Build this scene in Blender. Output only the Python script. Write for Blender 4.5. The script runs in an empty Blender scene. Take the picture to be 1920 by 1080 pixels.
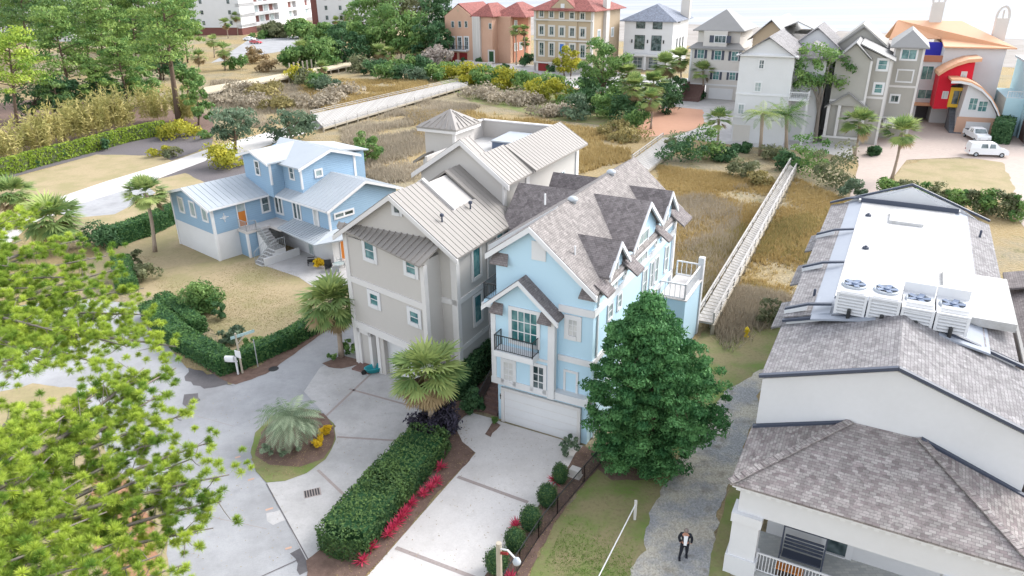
import bpy, bmesh, math, random
import numpy as np
from mathutils import Vector, Matrix
sc = bpy.context.scene
R_ = math.radians
# ------------------------------------------------------------------ camera
F, PITCH, ROLL, H = 1350.0, R_(24.0), R_(.68), 24.5
fwd = np.array([0, math.cos(PITCH), -math.sin(PITCH)]); _r = np.array([1., 0, 0]); _u = np.cross(_r, fwd)
right = _r*math.cos(ROLL)-_u*math.sin(ROLL); up = _r*math.sin(ROLL)+_u*math.cos(ROLL)
CAM = np.array([0, 0, H])
cd = bpy.data.cameras.new('camera'); co = bpy.data.objects.new('camera', cd); sc.collection.objects.link(co)
cd.sensor_width = 36; cd.lens = F/1920*36; cd.clip_end = 6000; cd.clip_start = .1
co.matrix_world = Matrix([[right[i], up[i], -fwd[i], CAM[i]] for i in range(3)]+[[0, 0, 0, 1]])
sc.camera = co
# ------------------------------------------------------------------ sky and sun (bright overcast, light from the right)
SUN_EL, SUN_AZ = R_(38), R_(62)     # azimuth measured from +Y towards +X
w = bpy.data.worlds.new('World'); sc.world = w; w.use_nodes = True
nt = w.node_tree; bg = nt.nodes['Background']
sky = nt.nodes.new('ShaderNodeTexSky'); sky.sky_type = 'NISHITA'; sky.sun_disc = False
sky.sun_elevation = SUN_EL; sky.sun_rotation = SUN_AZ; sky.air_density = 1.0; sky.dust_density = 1.5; sky.ozone_density = 1.0
hs = nt.nodes.new('ShaderNodeHueSaturation'); hs.inputs['Saturation'].default_value = .3
nt.links.new(sky.outputs[0], hs.inputs['Color']); nt.links.new(hs.outputs[0], bg.inputs[0]); bg.inputs[1].default_value = .15
sd = bpy.data.lights.new('sun', 'SUN'); so = bpy.data.objects.new('sun', sd); sc.collection.objects.link(so)
sd.energy = .85; sd.angle = R_(30); sd.color = (1, .97, .92)
dirv = Vector((math.sin(SUN_AZ)*math.cos(SUN_EL), math.cos(SUN_AZ)*math.cos(SUN_EL), math.sin(SUN_EL)))
so.rotation_euler = dirv.to_track_quat('Z', 'Y').to_euler(); so.location = (60, 20, 80)
sc.view_settings.view_transform = 'Standard'; sc.view_settings.look = 'None'; sc.view_settings.gamma = 1
sc.view_settings.exposure = 1.83
# ------------------------------------------------------------------ survey helpers: read real positions off the camera rays
def P(p):
    v = np.array(p, float)-CAM; z = v@fwd
    return (960+F*(v@right)/z, 540-F*(v@up)/z)
def ray(px, py): return fwd*F+right*(px-960)+up*(540-py)
def G(px, py, z=0.):
    d = ray(px, py); return CAM+d*((z-H)/d[2])
class Fr:
    """a building's own axes: u along its front, v into its depth"""
    def __init__(s, o, deg):
        s.o = np.array([o[0], o[1], 0.]); a = R_(deg); s.deg = deg
        s.u = np.array([math.cos(a), math.sin(a), 0]); s.v = np.array([-math.sin(a), math.cos(a), 0])
    def loc(s, w_): d = w_-s.o; return np.array([d@s.u, d@s.v, w_[2]])
    def z(s, px, py, z): return s.loc(G(px, py, z))
    def _pl(s, px, py, p0, n):
        d = ray(px, py); return s.loc(CAM+d*(((p0-CAM)@n)/(d@n)))
    def U(s, px, py, u): return s._pl(px, py, s.o+s.u*u, s.u)
    def V(s, px, py, v): return s._pl(px, py, s.o+s.v*v, s.v)
    def W(s, p): return s.o+s.u*p[0]+s.v*p[1]+np.array([0, 0, p[2]])
    def sub(s, u, v, ddeg): return Fr(s.W((u, v, 0)), s.deg+ddeg)
WORLD = Fr((0, 0), 0)
# ------------------------------------------------------------------ materials
MAT = {}
def srgb(c): return tuple(((x/255)/12.92 if x/255 <= .04045 else ((x/255+.055)/1.055)**2.4) for x in c)
def mat(name, col, rough=.8, kind=None, col2=None, scale=1., bump=.0, spec=.3, metal=0., amt=.5):
    if name in MAT: return MAT[name]
    m = bpy.data.materials.new(name); m.use_nodes = True; nt = m.node_tree; N = nt.nodes; L = nt.links
    b = N['Principled BSDF']; b.inputs['Roughness'].default_value = rough; b.inputs['Metallic'].default_value = metal
    b.inputs['Specular IOR Level'].default_value = spec
    MAT[name] = m
    col = tuple(col)+(1,); col2 = tuple(col2)+(1,) if col2 else tuple(min(1, c*.72) for c in col[:3])+(1,)
    def noise(sc_, det=4, vec=None, rgh=.6):
        n = N.new('ShaderNodeTexNoise'); n.inputs['Scale'].default_value = sc_; n.inputs['Detail'].default_value = det; n.inputs['Roughness'].default_value = rgh
        if vec: L.new(vec, n.inputs['Vector'])
        return n
    def mix(a, b_, f, typ='MIX'):
        x = N.new('ShaderNodeMix'); x.data_type = 'RGBA'; x.blend_type = typ
        for sck, v in ((0, f), (6, a), (7, b_)):
            if isinstance(v, (tuple, float, int)): x.inputs[sck].default_value = v
            else: L.new(v, x.inputs[sck])
        return x.outputs[2]
    def ramp(src, p0, p1):
        r = N.new('ShaderNodeMapRange'); r.inputs[1].default_value = p0; r.inputs[2].default_value = p1; L.new(src, r.inputs[0]); return r.outputs[0]
    geo = N.new('ShaderNodeNewGeometry').outputs['Position']; uv = N.new('ShaderNodeUVMap').outputs[0]
    def bumpn(h, dist, strg=.6):
        bn = N.new('ShaderNodeBump'); bn.inputs['Distance'].default_value = dist; bn.inputs['Strength'].default_value = strg
        L.new(h, bn.inputs['Height']); L.new(bn.outputs[0], b.inputs['Normal'])
    if kind is None or kind == 'noise':
        n = noise(scale, 5, geo); n2 = noise(scale*9, 3, geo)
        f = mix(ramp(n.outputs[0], .35, .68), ramp(n2.outputs[0], .3, .7), .35)
        c = mix(col, col2, 0.0)
        x = N.new('ShaderNodeMath'); x.operation = 'MULTIPLY'; x.inputs[1].default_value = amt
        L.new(f, x.inputs[0]); c = mix(col, col2, x.outputs[0]); L.new(c, b.inputs['Base Color'])
        if bump: bumpn(n2.outputs[0], bump)
    elif kind == 'stained':
        n = noise(scale, 6, geo, .7); n2 = noise(scale*4.5, 5, geo, .7); n3 = noise(14., 3, geo); wv_ = noise(.9, 2, geo)
        c = mix(col, col2, ramp(n.outputs[0], .42, .72)); x = N.new('ShaderNodeMath'); x.operation = 'MULTIPLY'; x.inputs[1].default_value = .55; L.new(ramp(n2.outputs[0], .52, .72), x.inputs[0]); c = mix(c, col2, x.outputs[0])
        y = N.new('ShaderNodeMath'); y.operation = 'MULTIPLY'; y.inputs[1].default_value = .35; L.new(ramp(n3.outputs[0], .4, .7), y.inputs[0]); c = mix(c, tuple(q*.7 for q in col[:3])+(1,), y.outputs[0]); L.new(c, b.inputs['Base Color']); bumpn(n3.outputs[0], bump or .005)
    elif kind == 'siding':
        sp = N.new('ShaderNodeSeparateXYZ'); L.new(uv, sp.inputs[0])
        wv = N.new('ShaderNodeMath'); wv.operation = 'FRACT'; m1 = N.new('ShaderNodeMath'); m1.operation = 'MULTIPLY'; m1.inputs[1].default_value = scale
        L.new(sp.outputs[1], m1.inputs[0]); L.new(m1.outputs[0], wv.inputs[0])
        n = noise(.6, 4, geo); c = mix(col, col2, ramp(n.outputs[0], .3, .9)); c = mix(c, tuple(x*.8 for x in col[:3])+(1,), ramp(wv.outputs[0], .9, .96))
        L.new(c, b.inputs['Base Color']); bumpn(wv.outputs[0], .02, .8)
    elif kind == 'shingle':
        br = N.new('ShaderNodeTexBrick'); L.new(uv, br.inputs['Vector']); br.inputs['Scale'].default_value = scale
        br.inputs['Color1'].default_value = col; br.inputs['Color2'].default_value = col2; br.inputs['Mortar'].default_value = tuple(c*.45 for c in col[:3])+(1,)
        br.inputs['Mortar Size'].default_value = .018; br.inputs['Brick Width'].default_value = .55; br.inputs['Row Height'].default_value = .3; br.inputs['Bias'].default_value = -.1
        n = noise(1.3, 5, geo); c = mix(br.outputs[0], tuple(c*1.25 for c in col[:3])+(1,), ramp(n.outputs[0], .65, 1.3))
        vn = N.new('ShaderNodeTexVoronoi'); vn.inputs['Scale'].default_value = scale*1.7; L.new(uv, vn.inputs['Vector'])
        bw = N.new('ShaderNodeRGBToBW'); L.new(vn.outputs['Color'], bw.inputs[0]); c = mix(c, bw.outputs[0], .28, 'OVERLAY'); L.new(c, b.inputs['Base Color']); bumpn(br.outputs['Fac'], -.015, .7)
    elif kind == 'planks':
        sp = N.new('ShaderNodeSeparateXYZ'); L.new(uv, sp.inputs[0])
        m1 = N.new('ShaderNodeMath'); m1.operation = 'MULTIPLY'; m1.inputs[1].default_value = scale; L.new(sp.outputs[0], m1.inputs[0])
        fl = N.new('ShaderNodeMath'); fl.operation = 'FLOOR'; L.new(m1.outputs[0], fl.inputs[0])
        wn = N.new('ShaderNodeTexWhiteNoise'); wn.noise_dimensions = '1D'; L.new(fl.outputs[0], wn.inputs['W'])
        wv = N.new('ShaderNodeMath'); wv.operation = 'FRACT'; L.new(m1.outputs[0], wv.inputs[0])
        n = noise(2., 5, geo); c = mix(col, col2, wn.outputs[0]); c = mix(c, tuple(x*.6 for x in col[:3])+(1,), ramp(wv.outputs[0], .88, .98))
        c = mix(c, col2, ramp(n.outputs[0], .5, .8)); L.new(c, b.inputs['Base Color']); bumpn(wv.outputs[0], -.01, .4)
    elif kind == 'leaf':
        at = N.new('ShaderNodeAttribute'); at.attribute_name = 'tint'
        c = mix(col, col2, at.outputs['Fac']); L.new(c, b.inputs['Base Color'])
        tr = N.new('ShaderNodeBsdfTranslucent'); L.new(c, tr.inputs[0]); ms = N.new('ShaderNodeMixShader'); ms.inputs[0].default_value = .3
        L.new(b.outputs[0], ms.inputs[1]); L.new(tr.outputs[0], ms.inputs[2]); L.new(ms.outputs[0], N['Material Output'].inputs[0])
    elif kind == 'marsh':
        n = noise(.045, 6, geo, .62); n2 = noise(.35, 5, geo); n3 = noise(3.5, 4, geo)
        c = mix(col, col2, ramp(n.outputs[0], .46, .56)); c = mix(c, (.13, .13, .055, 1), ramp(n2.outputs[0], .56, .7))
        c = mix(c, (.38, .30, .175, 1), ramp(n3.outputs[0], .45, .75)); L.new(c, b.inputs['Base Color']); bumpn(n3.outputs[0], .25, 1.)
    elif kind == 'lawn':
        n = noise(scale, 5, geo); n2 = noise(scale*14, 4, geo)
        c = mix(col, col2, ramp(n.outputs[0], .42, .62)); c = mix(c, tuple(x*.72 for x in col[:3])+(1,), ramp(n2.outputs[0], .5, .75)); L.new(c, b.inputs['Base Color']); bumpn(n2.outputs[0], .04, .6)
    elif kind == 'gravel':
        vo = N.new('ShaderNodeTexVoronoi'); vo.inputs['Scale'].default_value = scale; L.new(geo, vo.inputs['Vector'])
        n = noise(.35, 5, geo, .65); c = mix(col, col2, ramp(n.outputs[0], .42, .58)); bw = N.new('ShaderNodeRGBToBW'); L.new(vo.outputs['Color'], bw.inputs[0]); c = mix(c, bw.outputs[0], .28, 'OVERLAY'); c = mix(c, (.15, .13, .10, 1), ramp(noise(.9, 6, geo).outputs[0], .56, .75))
        L.new(c, b.inputs['Base Color']); bumpn(vo.outputs['Distance'], .03)
    elif kind == 'paver':
        br = N.new('ShaderNodeTexBrick'); L.new(geo, br.inputs['Vector']); br.inputs['Scale'].default_value = scale
        br.inputs['Color1'].default_value = col; br.inputs['Color2'].default_value = col2; br.inputs['Mortar'].default_value = tuple(c*.7 for c in col[:3])+(1,)
        n = noise(.3, 5, geo); c = mix(br.outputs[0], col2, ramp(n.outputs[0], .35, .75)); L.new(c, b.inputs['Base Color'])
    elif kind == 'water':
        n = noise(.012, 4, geo); mp = N.new('ShaderNodeMapping'); L.new(geo, mp.inputs[0]); mp.inputs['Rotation'].default_value = (0, 0, R_(28)); mp.inputs['Scale'].default_value = (.004, .05, 1)
        n2 = noise(1., 5, mp.outputs[0]); c = mix(col, col2, ramp(n2.outputs[0], .48, .6)); L.new(c, b.inputs['Base Color']); bumpn(n.outputs[0], .3)
    elif kind == 'glass':
        n = noise(1.2, 2, geo); c = mix(col, col2, ramp(n.outputs[0], .4, .6)); L.new(c, b.inputs['Base Color'])
    return m
def M(n): return MAT[n]
W_ = mat('white_paint', (.64, .64, .65), .6, 'noise', (.54, .54, .55), .8, amt=.35)
mat('blue_main', (.44, .615, .73), .75, 'noise', (.47, .645, .75), .6, amt=.5, bump=.004)
mat('grey_stucco', (.47, .445, .42), .85, 'noise', (.42, .395, .37), .5, bump=.006, amt=.4)
mat('grey_trim', (.60, .58, .57), .8, 'noise', (.52, .50, .48), .7, amt=.4)
mat('cream_stucco', (.56, .53, .50), .85, 'noise', (.48, .45, .41), .5, amt=.4)
mat('white_stucco', (.60, .60, .61), .85, 'noise', (.50, .50, .50), .5, amt=.4)
mat('blue_siding', (.24, .36, .485), .7, 'siding', (.27, .395, .52), 5.)
mat('pale_blue_siding', (.42, .60, .66), .7, 'siding', (.45, .62, .68), 5.)
mat('shingle_main', (.255, .232, .222), .9, 'shingle', (.215, .195, .187), 2.6)
mat('shingle_dark', (.205, .182, .18), .9, 'shingle', (.16, .14, .14), 2.6)
mat('shingle_mix', (.31, .285, .27), .9, 'shingle', (.185, .15, .15), 2.2)
mat('shingle_grey', (.25, .24, .242), .85, 'shingle', (.185, .172, .178), 2.0)
mat('metal_beige', (.245, .225, .207), .55, 'noise', (.205, .188, .172), .4, spec=.5, amt=.5)
mat('metal_light', (.38, .41, .44), .55, 'noise', (.30, .33, .36), .4, spec=.5, amt=.5)
mat('metal_grey', (.23, .225, .22), .6, 'noise', (.19, .185, .18), .4)
mat('membrane_white', (.52, .515, .51), .7, 'stained', (.33, .315, .29), .5)
mat('membrane_grey', (.30, .325, .37), .7, 'noise', (.25, .27, .32), .5)
mat('flashing_dark', (.05, .06, .09), .5, 'noise', (.07, .08, .10), 1.)
mat('roof_red', (.29, .10, .085), .8, 'shingle', (.21, .07, .06), 1.6)
mat('roof_orange', (.66, .37, .22), .5, 'noise', (.58, .31, .18), .3)
mat('roof_slate', (.17, .19, .235), .7, 'shingle', (.17, .19, .24), 1.6)
mat('salmon', (.52, .33, .24), .85, 'noise', (.45, .27, .19), .3, amt=.6)
mat('rust_wall', (.42, .19, .12), .85, 'noise', (.36, .16, .1), .3)
mat('tan_wall', (.42, .33, .23), .85, 'noise', (.36, .28, .19), .3)
mat('taupe_wall', (.36, .345, .315), .85, 'noise', (.31, .30, .27), .3)
mat('red_wall', (.62, .008, .03), .7, 'noise', (.48, .02, .035), .5)
mat('yellow_wall', (.75, .48, .05), .7, 'noise', (.68, .42, .05), .5)
mat('stone', (.58, .55, .52), .85, 'paver', (.50, .47, .44), .8)
mat('glass_dark', (.02, .04, .045), .12, 'glass', (.13, .17, .18), spec=.8)
mat('glass_teal', (.02, .11, .12), .12, 'glass', (.12, .25, .25), spec=.8)
mat('glass_pale', (.25, .33, .33), .2, 'glass', (.36, .40, .40), spec=.7)
mat('glass_curtain', (.42, .43, .43), .3, 'glass', (.55, .55, .54), spec=.6)
mat('wood_door', (.50, .17, .03), .5, 'noise', (.38, .12, .02), 3.)
mat('brick_red', (.17, .07, .06), .8, 'noise', (.13, .05, .045), 1.)
mat('dark_red_door', (.22, .02, .02), .6, 'noise', (.17, .015, .015), 3.)
mat('blue_door', (.03, .14, .50), .5, 'noise', (.03, .12, .42), 3.)
mat('black_iron', (.015, .016, .018), .45, 'noise', (.03, .03, .03), 3., spec=.5)
mat('blue_fabric', (.03, .07, .16), .7, 'noise', (.02, .05, .12), 3.)
mat('royal_blue', (.03, .03, .38), .6, 'noise', (.03, .03, .33), .5)
mat('brick_steps', (.22, .14, .12), .85, 'paver', (.15, .09, .08), 4.)
mat('dark_stone', (.10, .11, .13), .7, 'paver', (.15, .16, .18), 2.)
mat('spa_cover', (.12, .16, .24), .5, 'noise', (.09, .12, .19), 2.)
mat('teal_plastic', (.02, .30, .34), .4, 'noise', (.02, .24, .28), 3.)
mat('weathered_wood', (.46, .44, .42), .9, 'planks', (.36, .34, .32), 5.)
mat('old_wood', (.40, .36, .29), .9, 'noise', (.28, .24, .19), 3.)
mat('sand_deck', (.62, .54, .40), .9, 'planks', (.54, .46, .33), 4.)
mat('bark', (.13, .09, .065), .95, 'noise', (.07, .05, .035), 6., bump=.03)
mat('bark_grey', (.22, .19, .165), .95, 'noise', (.13, .11, .095), 6., bump=.03)
mat('palm_bark', (.36, .29, .23), .95, 'noise', (.22, .17, .13), 8., bump=.04)
mat('marsh', (.31, .23, .11), .95, 'marsh', (.25, .215, .145))
mat('lawn_tan', (.345, .275, .165), .95, 'lawn', (.27, .235, .12), .3)
mat('lawn_green', (.235, .205, .105), .95, 'lawn', (.14, .195, .05), .38)
mat('mulch', (.20, .13, .105), .95, 'noise', (.10, .065, .05), 2.5, bump=.05, amt=.9)
mat('mulch_dark', (.14, .125, .13), .95, 'noise', (.10, .09, .09), 2.5, bump=.05)
mat('mulch_orange', (.38, .20, .12), .95, 'noise', (.28, .14, .085), 1.5, bump=.05)
mat('asphalt', (.36, .36, .37), .9, 'stained', (.24, .24, .245), .22, bump=.01)
mat('asphalt_wet', (.085, .075, .08), .6, 'noise', (.15, .14, .14), .8, amt=.9)
mat('concrete', (.46, .445, .44), .85, 'stained', (.32, .31, .30), .35, bump=.008)
mat('concrete_new', (.60, .57, .55), .8, 'stained', (.48, .45, .43), .3)
mat('joint', (.38, .33, .31), .9, 'paver', (.30, .25, .235), 6.)
mat('gravel', (.27, .275, .28), .95, 'gravel', (.40, .37, .31), 15.)
mat('red_gravel', (.50, .28, .19), .95, 'noise', (.42, .23, .15), .8)
mat('paver_pink', (.50, .42, .37), .9, 'paver', (.43, .35, .31), 1.2)
mat('sand', (.33, .305, .285), .95, 'noise', (.20, .175, .15), .06, amt=.9)
mat('water', (.27, .285, .31), .7, 'water', (.32, .33, .345), spec=.15)
mat('tile_floor', (.52, .52, .49), .6, 'paver', (.36, .37, .37), 1.6)
mat('rubber', (.02, .02, .02), .8, 'noise', (.03, .03, .03), 4.)
mat('metal_pole', (.35, .37, .38), .5, 'noise', (.28, .3, .3), 2.)
mat('sign_green', (.40, .52, .52), .5, 'noise', (.10, .25, .22), 2.)
mat('orange_paint', (.50, .33, .26), .9, 'noise', (.5, .3, .2), 5.)
mat('hydrant_yellow', (.75, .55, .03), .5, 'noise', (.65, .45, .02), 3.)
for nme, a, b in (('leaf_dark', (.03, .085, .035), (.11, .21, .085)), ('leaf_holly', (.035, .125, .042), (.14, .31, .105)), ('leaf_mid', (.07, .16, .045), (.25, .37, .11)),
                  ('leaf_olive', (.10, .12, .06), (.24, .25, .13)), ('leaf_yellow', (.22, .24, .03), (.50, .45, .05)), ('leaf_hedge', (.03, .095, .035), (.12, .23, .065)), ('leaf_hedge_big', (.03, .075, .03), (.14, .23, .065)),
                  ('needle', (.11, .22, .03), (.50, .60, .09)), ('needle_mid', (.075, .17, .045), (.31, .42, .11)), ('needle_dark', (.07, .15, .05), (.22, .32, .10)), ('palm_leaf', (.12, .21, .07), (.40, .47, .16)), ('palm_brown', (.22, .16, .085), (.42, .31, .17)),
                  ('palm_silver', (.13, .19, .11), (.38, .45, .31)), ('grass_gold', (.33, .235, .09), (.49, .375, .175)), ('grass_grey', (.28, .24, .18), (.48, .41, .31)), ('grass_olive', (.20, .175, .07), (.38, .31, .12)),
                  ('bamboo', (.26, .26, .08), (.52, .45, .18)), ('hedge_lime', (.13, .22, .02), (.30, .38, .05)), ('flower_pink', (.45, .02, .08), (.75, .10, .18)), ('flower_yellow', (.65, .42, .02), (.85, .65, .05)),
                  ('leaf_purple', (.02, .02, .03), (.07, .06, .09)), ('twig', (.30, .25, .22), (.45, .40, .36)), ('leaf_blue', (.07, .12, .07), (.20, .27, .17)), ('grass_green', (.10, .22, .03), (.25, .38, .06))):
    mat(nme, a, .65, 'leaf', b, spec=.25)
# ------------------------------------------------------------------ objects
def link(o, parent=None):
    sc.collection.objects.link(o)
    if parent is not None: o.parent = parent
    return o
def tag(o, label=None, cat=None, group=None, kind=None):
    if label: o['label'] = label
    if cat: o['category'] = cat
    if group: o['group'] = group
    if kind: o['kind'] = kind
    return o
def thing(name, loc, label, cat, group=None):
    o = bpy.data.objects.new(name, None); o.location = tuple(loc); o.empty_display_size = .3; link(o); return tag(o, label, cat, group)
def copy_tree(o, parent=None):
    c = o.copy(); sc.collection.objects.link(c)
    if parent is not None: c.parent = parent
    for ch in [x for x in bpy.data.objects if x.parent == o]: copy_tree(ch, c)
    return c
def wloc(o):
    p = np.zeros(3)
    while o is not None: p = p+np.array(o.location[:]); o = o.parent
    return p
class MB:
    def __init__(s, fr=WORLD): s.fr = fr; s.f = []
    def face(s, *pts): s.f.append([s.fr.W(p) for p in pts]); return s
    def box(s, x0, x1, y0, y1, z0, z1):
        p = [(x, y, z) for z in (z0, z1) for y in (y0, y1) for x in (x0, x1)]
        for q in ((0, 2, 3, 1), (4, 5, 7, 6), (0, 1, 5, 4), (1, 3, 7, 5), (3, 2, 6, 7), (2, 0, 4, 6)): s.face(*[p[i] for i in q])
        return s
    def prism(s, prof, a, b, axis='v'):
        """profile in (u,z) pushed along v, or in (v,z) pushed along u; counter-clockwise seen from the front"""
        f = (lambda q, t: (q[0], t, q[1])) if axis == 'v' else ((lambda q, t: (t, q[0], q[1])) if axis == 'u' else (lambda q, t: (q[0], q[1], t)))
        n = len(prof); s.face(*[f(q, a) for q in prof]); s.face(*[f(q, b) for q in reversed(prof)])
        for i in range(n):
            q, r = prof[i], prof[(i+1) % n]; s.face(f(r, a), f(q, a), f(q, b), f(r, b))
        return s
    def slab(s, pts, t=.15):
        lo = [(p[0], p[1], p[2]-t) for p in pts]; s.face(*pts); s.face(*reversed(lo)); n = len(pts)
        for i in range(n): s.face(pts[i], lo[i], lo[(i+1) % n], pts[(i+1) % n])
        return s
    def ribs(s, a, b, c, d, step=.45, h=.028, w_=.04):
        """ribs on a roof quad: a-b along the eave, d-c along the ridge"""
        a, b, c, d = [np.array(p, float) for p in (a, b, c, d)]
        n = max(1, int(max(np.linalg.norm(b-a), np.linalg.norm(c-d))/step)); e = (b-a)/np.linalg.norm(b-a)*w_/2
        for i in range(n+1):
            t = i/n; p, q = a+(b-a)*t, d+(c-d)*t; z = np.array([0, 0, h])
            s.face(p-e+z, p+e+z, q+e+z, q-e+z); s.face(p-e, p-e+z, q-e+z, q-e); s.face(p+e+z, p+e, q+e, q+e+z); s.face(p-e, p+e, p+e+z, p-e+z)
        return s
    def beam(s, a, b, w_=.1, h=.1):
        a = np.array(a, float); b = np.array(b, float); d = b-a; d /= np.linalg.norm(d)
        x = np.cross(d, [0, 0, 1.]); x = np.array([1., 0, 0]) if np.linalg.norm(x) < 1e-3 else x/np.linalg.norm(x); y = np.cross(x, d)
        r = [a+x*i*w_/2+y*j*h/2 for i, j in ((-1, -1), (1, -1), (1, 1), (-1, 1))]; q = [p+b-a for p in r]
        s.face(*reversed(r)); s.face(*q)
        for i in range(4): j = (i+1) % 4; s.face(r[i], r[j], q[j], q[i])
        return s
    def tube(s, path, radii, n=8, cap=True):
        path = [np.array(p, float) for p in path]; rings = []
        for i, p in enumerate(path):
            d = path[min(i+1, len(path)-1)]-path[max(i-1, 0)]; d /= np.linalg.norm(d)+1e-9
            x = np.cross(d, [0, 0, 1.]); x = np.array([1., 0, 0]) if np.linalg.norm(x) < 1e-2 else x/np.linalg.norm(x); y = np.cross(d, x)
            r = radii[i] if hasattr(radii, '__len__') else radii
            rings.append([p+(x*math.cos(k*2*math.pi/n)+y*math.sin(k*2*math.pi/n))*r for k in range(n)])
        for a, b in zip(rings, rings[1:]):
            for k in range(n): s.face(a[k], a[(k+1) % n], b[(k+1) % n], b[k])
        if cap: s.face(*rings[-1]); s.face(*reversed(rings[0]))
        return s
    def lathe(s, c, prof, n=12, rot=0, sx=1, sy=1):
        rg = [[(c[0]+r*sx*math.cos(2*math.pi*k/n+rot), c[1]+r*sy*math.sin(2*math.pi*k/n+rot), c[2]+z) for k in range(n)] for r, z in prof]
        for a, b in zip(rg, rg[1:]):
            for k in range(n): s.face(a[k], a[(k+1) % n], b[(k+1) % n], b[k])
        s.face(*rg[-1]); s.face(*reversed(rg[0])); return s
    def build(s, name, m, parent=None, smooth=False, at=None):
        me = bpy.data.meshes.new(name); base = wloc(parent) if parent is not None else (np.array(at, float) if at is not None else np.zeros(3))
        vs = []; idx = {}; fs = []
        for f in s.f:
            g = []
            for p in f:
                k = (round(p[0], 4), round(p[1], 4), round(p[2], 4))
                if k not in idx: idx[k] = len(vs); vs.append(p-base)
                if not g or g[-1] != idx[k]: g.append(idx[k])
            if len(g) > 1 and g[0] == g[-1]: g.pop()
            if len(set(g)) == len(g) and len(g) > 2: fs.append(g)
        me.from_pydata([tuple(v) for v in vs], [], fs); me.materials.append(M(m) if isinstance(m, str) else m)
        uvl = me.uv_layers.new(name='UVMap')
        for p in me.polygons:
            n = p.normal; h = Vector((0, 0, 1)).cross(n)
            h = Vector((1, 0, 0)) if h.length < .02 else h.normalized()
            w2 = n.cross(h)
            for li in p.loop_indices:
                c = me.vertices[me.loops[li].vertex_index].co; uvl.data[li].uv = (c.dot(h)+base[0]*h[0]+base[1]*h[1], c.dot(w2))
            p.use_smooth = smooth
        o = bpy.data.objects.new(name, me); o.location = tuple(base) if parent is None else (0, 0, 0); return link(o, parent)
def ground(name, px, m, z, zz=0., rough=None):
    """a flat sheet on the ground, its outline surveyed from the photograph"""
    pts = [G(x, y, zz) for x, y in px]
    if rough is None: rough = {'lawn_tan': .22, 'lawn_green': .25, 'gravel': .28, 'mulch': .12, 'mulch_orange': .3, 'red_gravel': .2, 'asphalt_wet': .3}.get(m, 0)
    if rough:
        rs = random.Random(len(px)*7+int(px[0][0])); out = []
        for a, b in zip(pts, pts[1:]+pts[:1]):
            L = np.linalg.norm(b-a); n = max(1, int(L/(.12+.008*np.linalg.norm(a))))
            d = (b-a)/L; nr = np.array([-d[1], d[0], 0])
            for i in range(n):
                q = a+(b-a)*i/n; s = q[0]*1.7+q[1]*1.3; k = math.sin(s*.55)+.6*math.sin(s*1.7+2)+.5*math.sin(q[0]*4.1-q[1]*2.7)+.35*math.sin(q[0]*7.7+q[1]*9.1)+rs.gauss(0, .3); out.append(q+nr*k*rough*.45)
        pts = out
    o = MB().face(*[(p[0], p[1], zz+z) for p in pts])
    o = o.build(name, m); return tag(o, kind='structure')
# window on a wall plane. ax 'v': plane v=c looking to -v ; ax 'u': plane u=c looking to +u ; 'U': looking to -u
def wpt(ax, c, a, z, out):
    return (a, c-out, z) if ax == 'v' else ((c+out, a, z) if ax == 'u' else (c-out, a, z))
def wbox(mb, ax, c, a0, a1, z0, z1, o0, o1):
    if ax == 'v': mb.box(a0, a1, c-o1, c-o0, z0, z1)
    elif ax == 'u': mb.box(c+o0, c+o1, a0, a1, z0, z1)
    else: mb.box(c-o1, c-o0, a0, a1, z0, z1)
def win(root, fr, ax, c, a0, a1, z0, z1, glass='glass_dark', frame='white_paint', fw=.14, nx=1, nz=1, name='window', proud=.07, shutters=None, mw=.05, arch=False):
    mb = MB(fr)
    wbox(mb, ax, c, a0-fw, a0, z0-fw, z1+fw, 0, proud); wbox(mb, ax, c, a1, a1+fw, z0-fw, z1+fw, 0, proud)
    wbox(mb, ax, c, a0, a1, z1, z1+fw, 0, proud); wbox(mb, ax, c, a0, a1, z0-fw, z0, 0, proud+.03)
    for i in range(1, nx): x = a0+(a1-a0)*i/nx; wbox(mb, ax, c, x-mw/2, x+mw/2, z0, z1, 0, proud-.02)
    for i in range(1, nz): z = z0+(z1-z0)*i/nz; wbox(mb, ax, c, a0, a1, z-mw/2, z+mw/2, 0, proud-.025)
    f = mb.build(name, frame, root); g = MB(fr); wbox(g, ax, c, a0, a1, z0, z1, -.01, .022); g.build('pane', glass, f)
    if shutters:
        sw = (a1-a0)*.42
        for b0, b1 in ((a0-fw-sw, a0-fw), (a1+fw, a1+fw+sw)):
            s = MB(fr); wbox(s, ax, c, b0, b1, z0-.05, z1+.05, 0, .05); s.build('shutter', shutters, f)
    return f
def pwin(root, fr, ax, c, x0, y0, x1, y1, **k):
    """window whose size is surveyed: upper-left and lower-right image corners meet the real wall plane"""
    q = fr.V if ax == 'v' else fr.U; p0, p1 = q(x0, y0, c), q(x1, y1, c); i = 0 if ax == 'v' else 1
    a0, a1 = sorted((p0[i], p1[i])); z0, z1 = sorted((p0[2], p1[2])); return win(root, fr, ax, c, a0, a1, z0, z1, **k)
def strips(root, fr, name, m, boxes):
    mb = MB(fr)
    for b in boxes: mb.box(*b)
    return mb.build(name, m, root)
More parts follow.
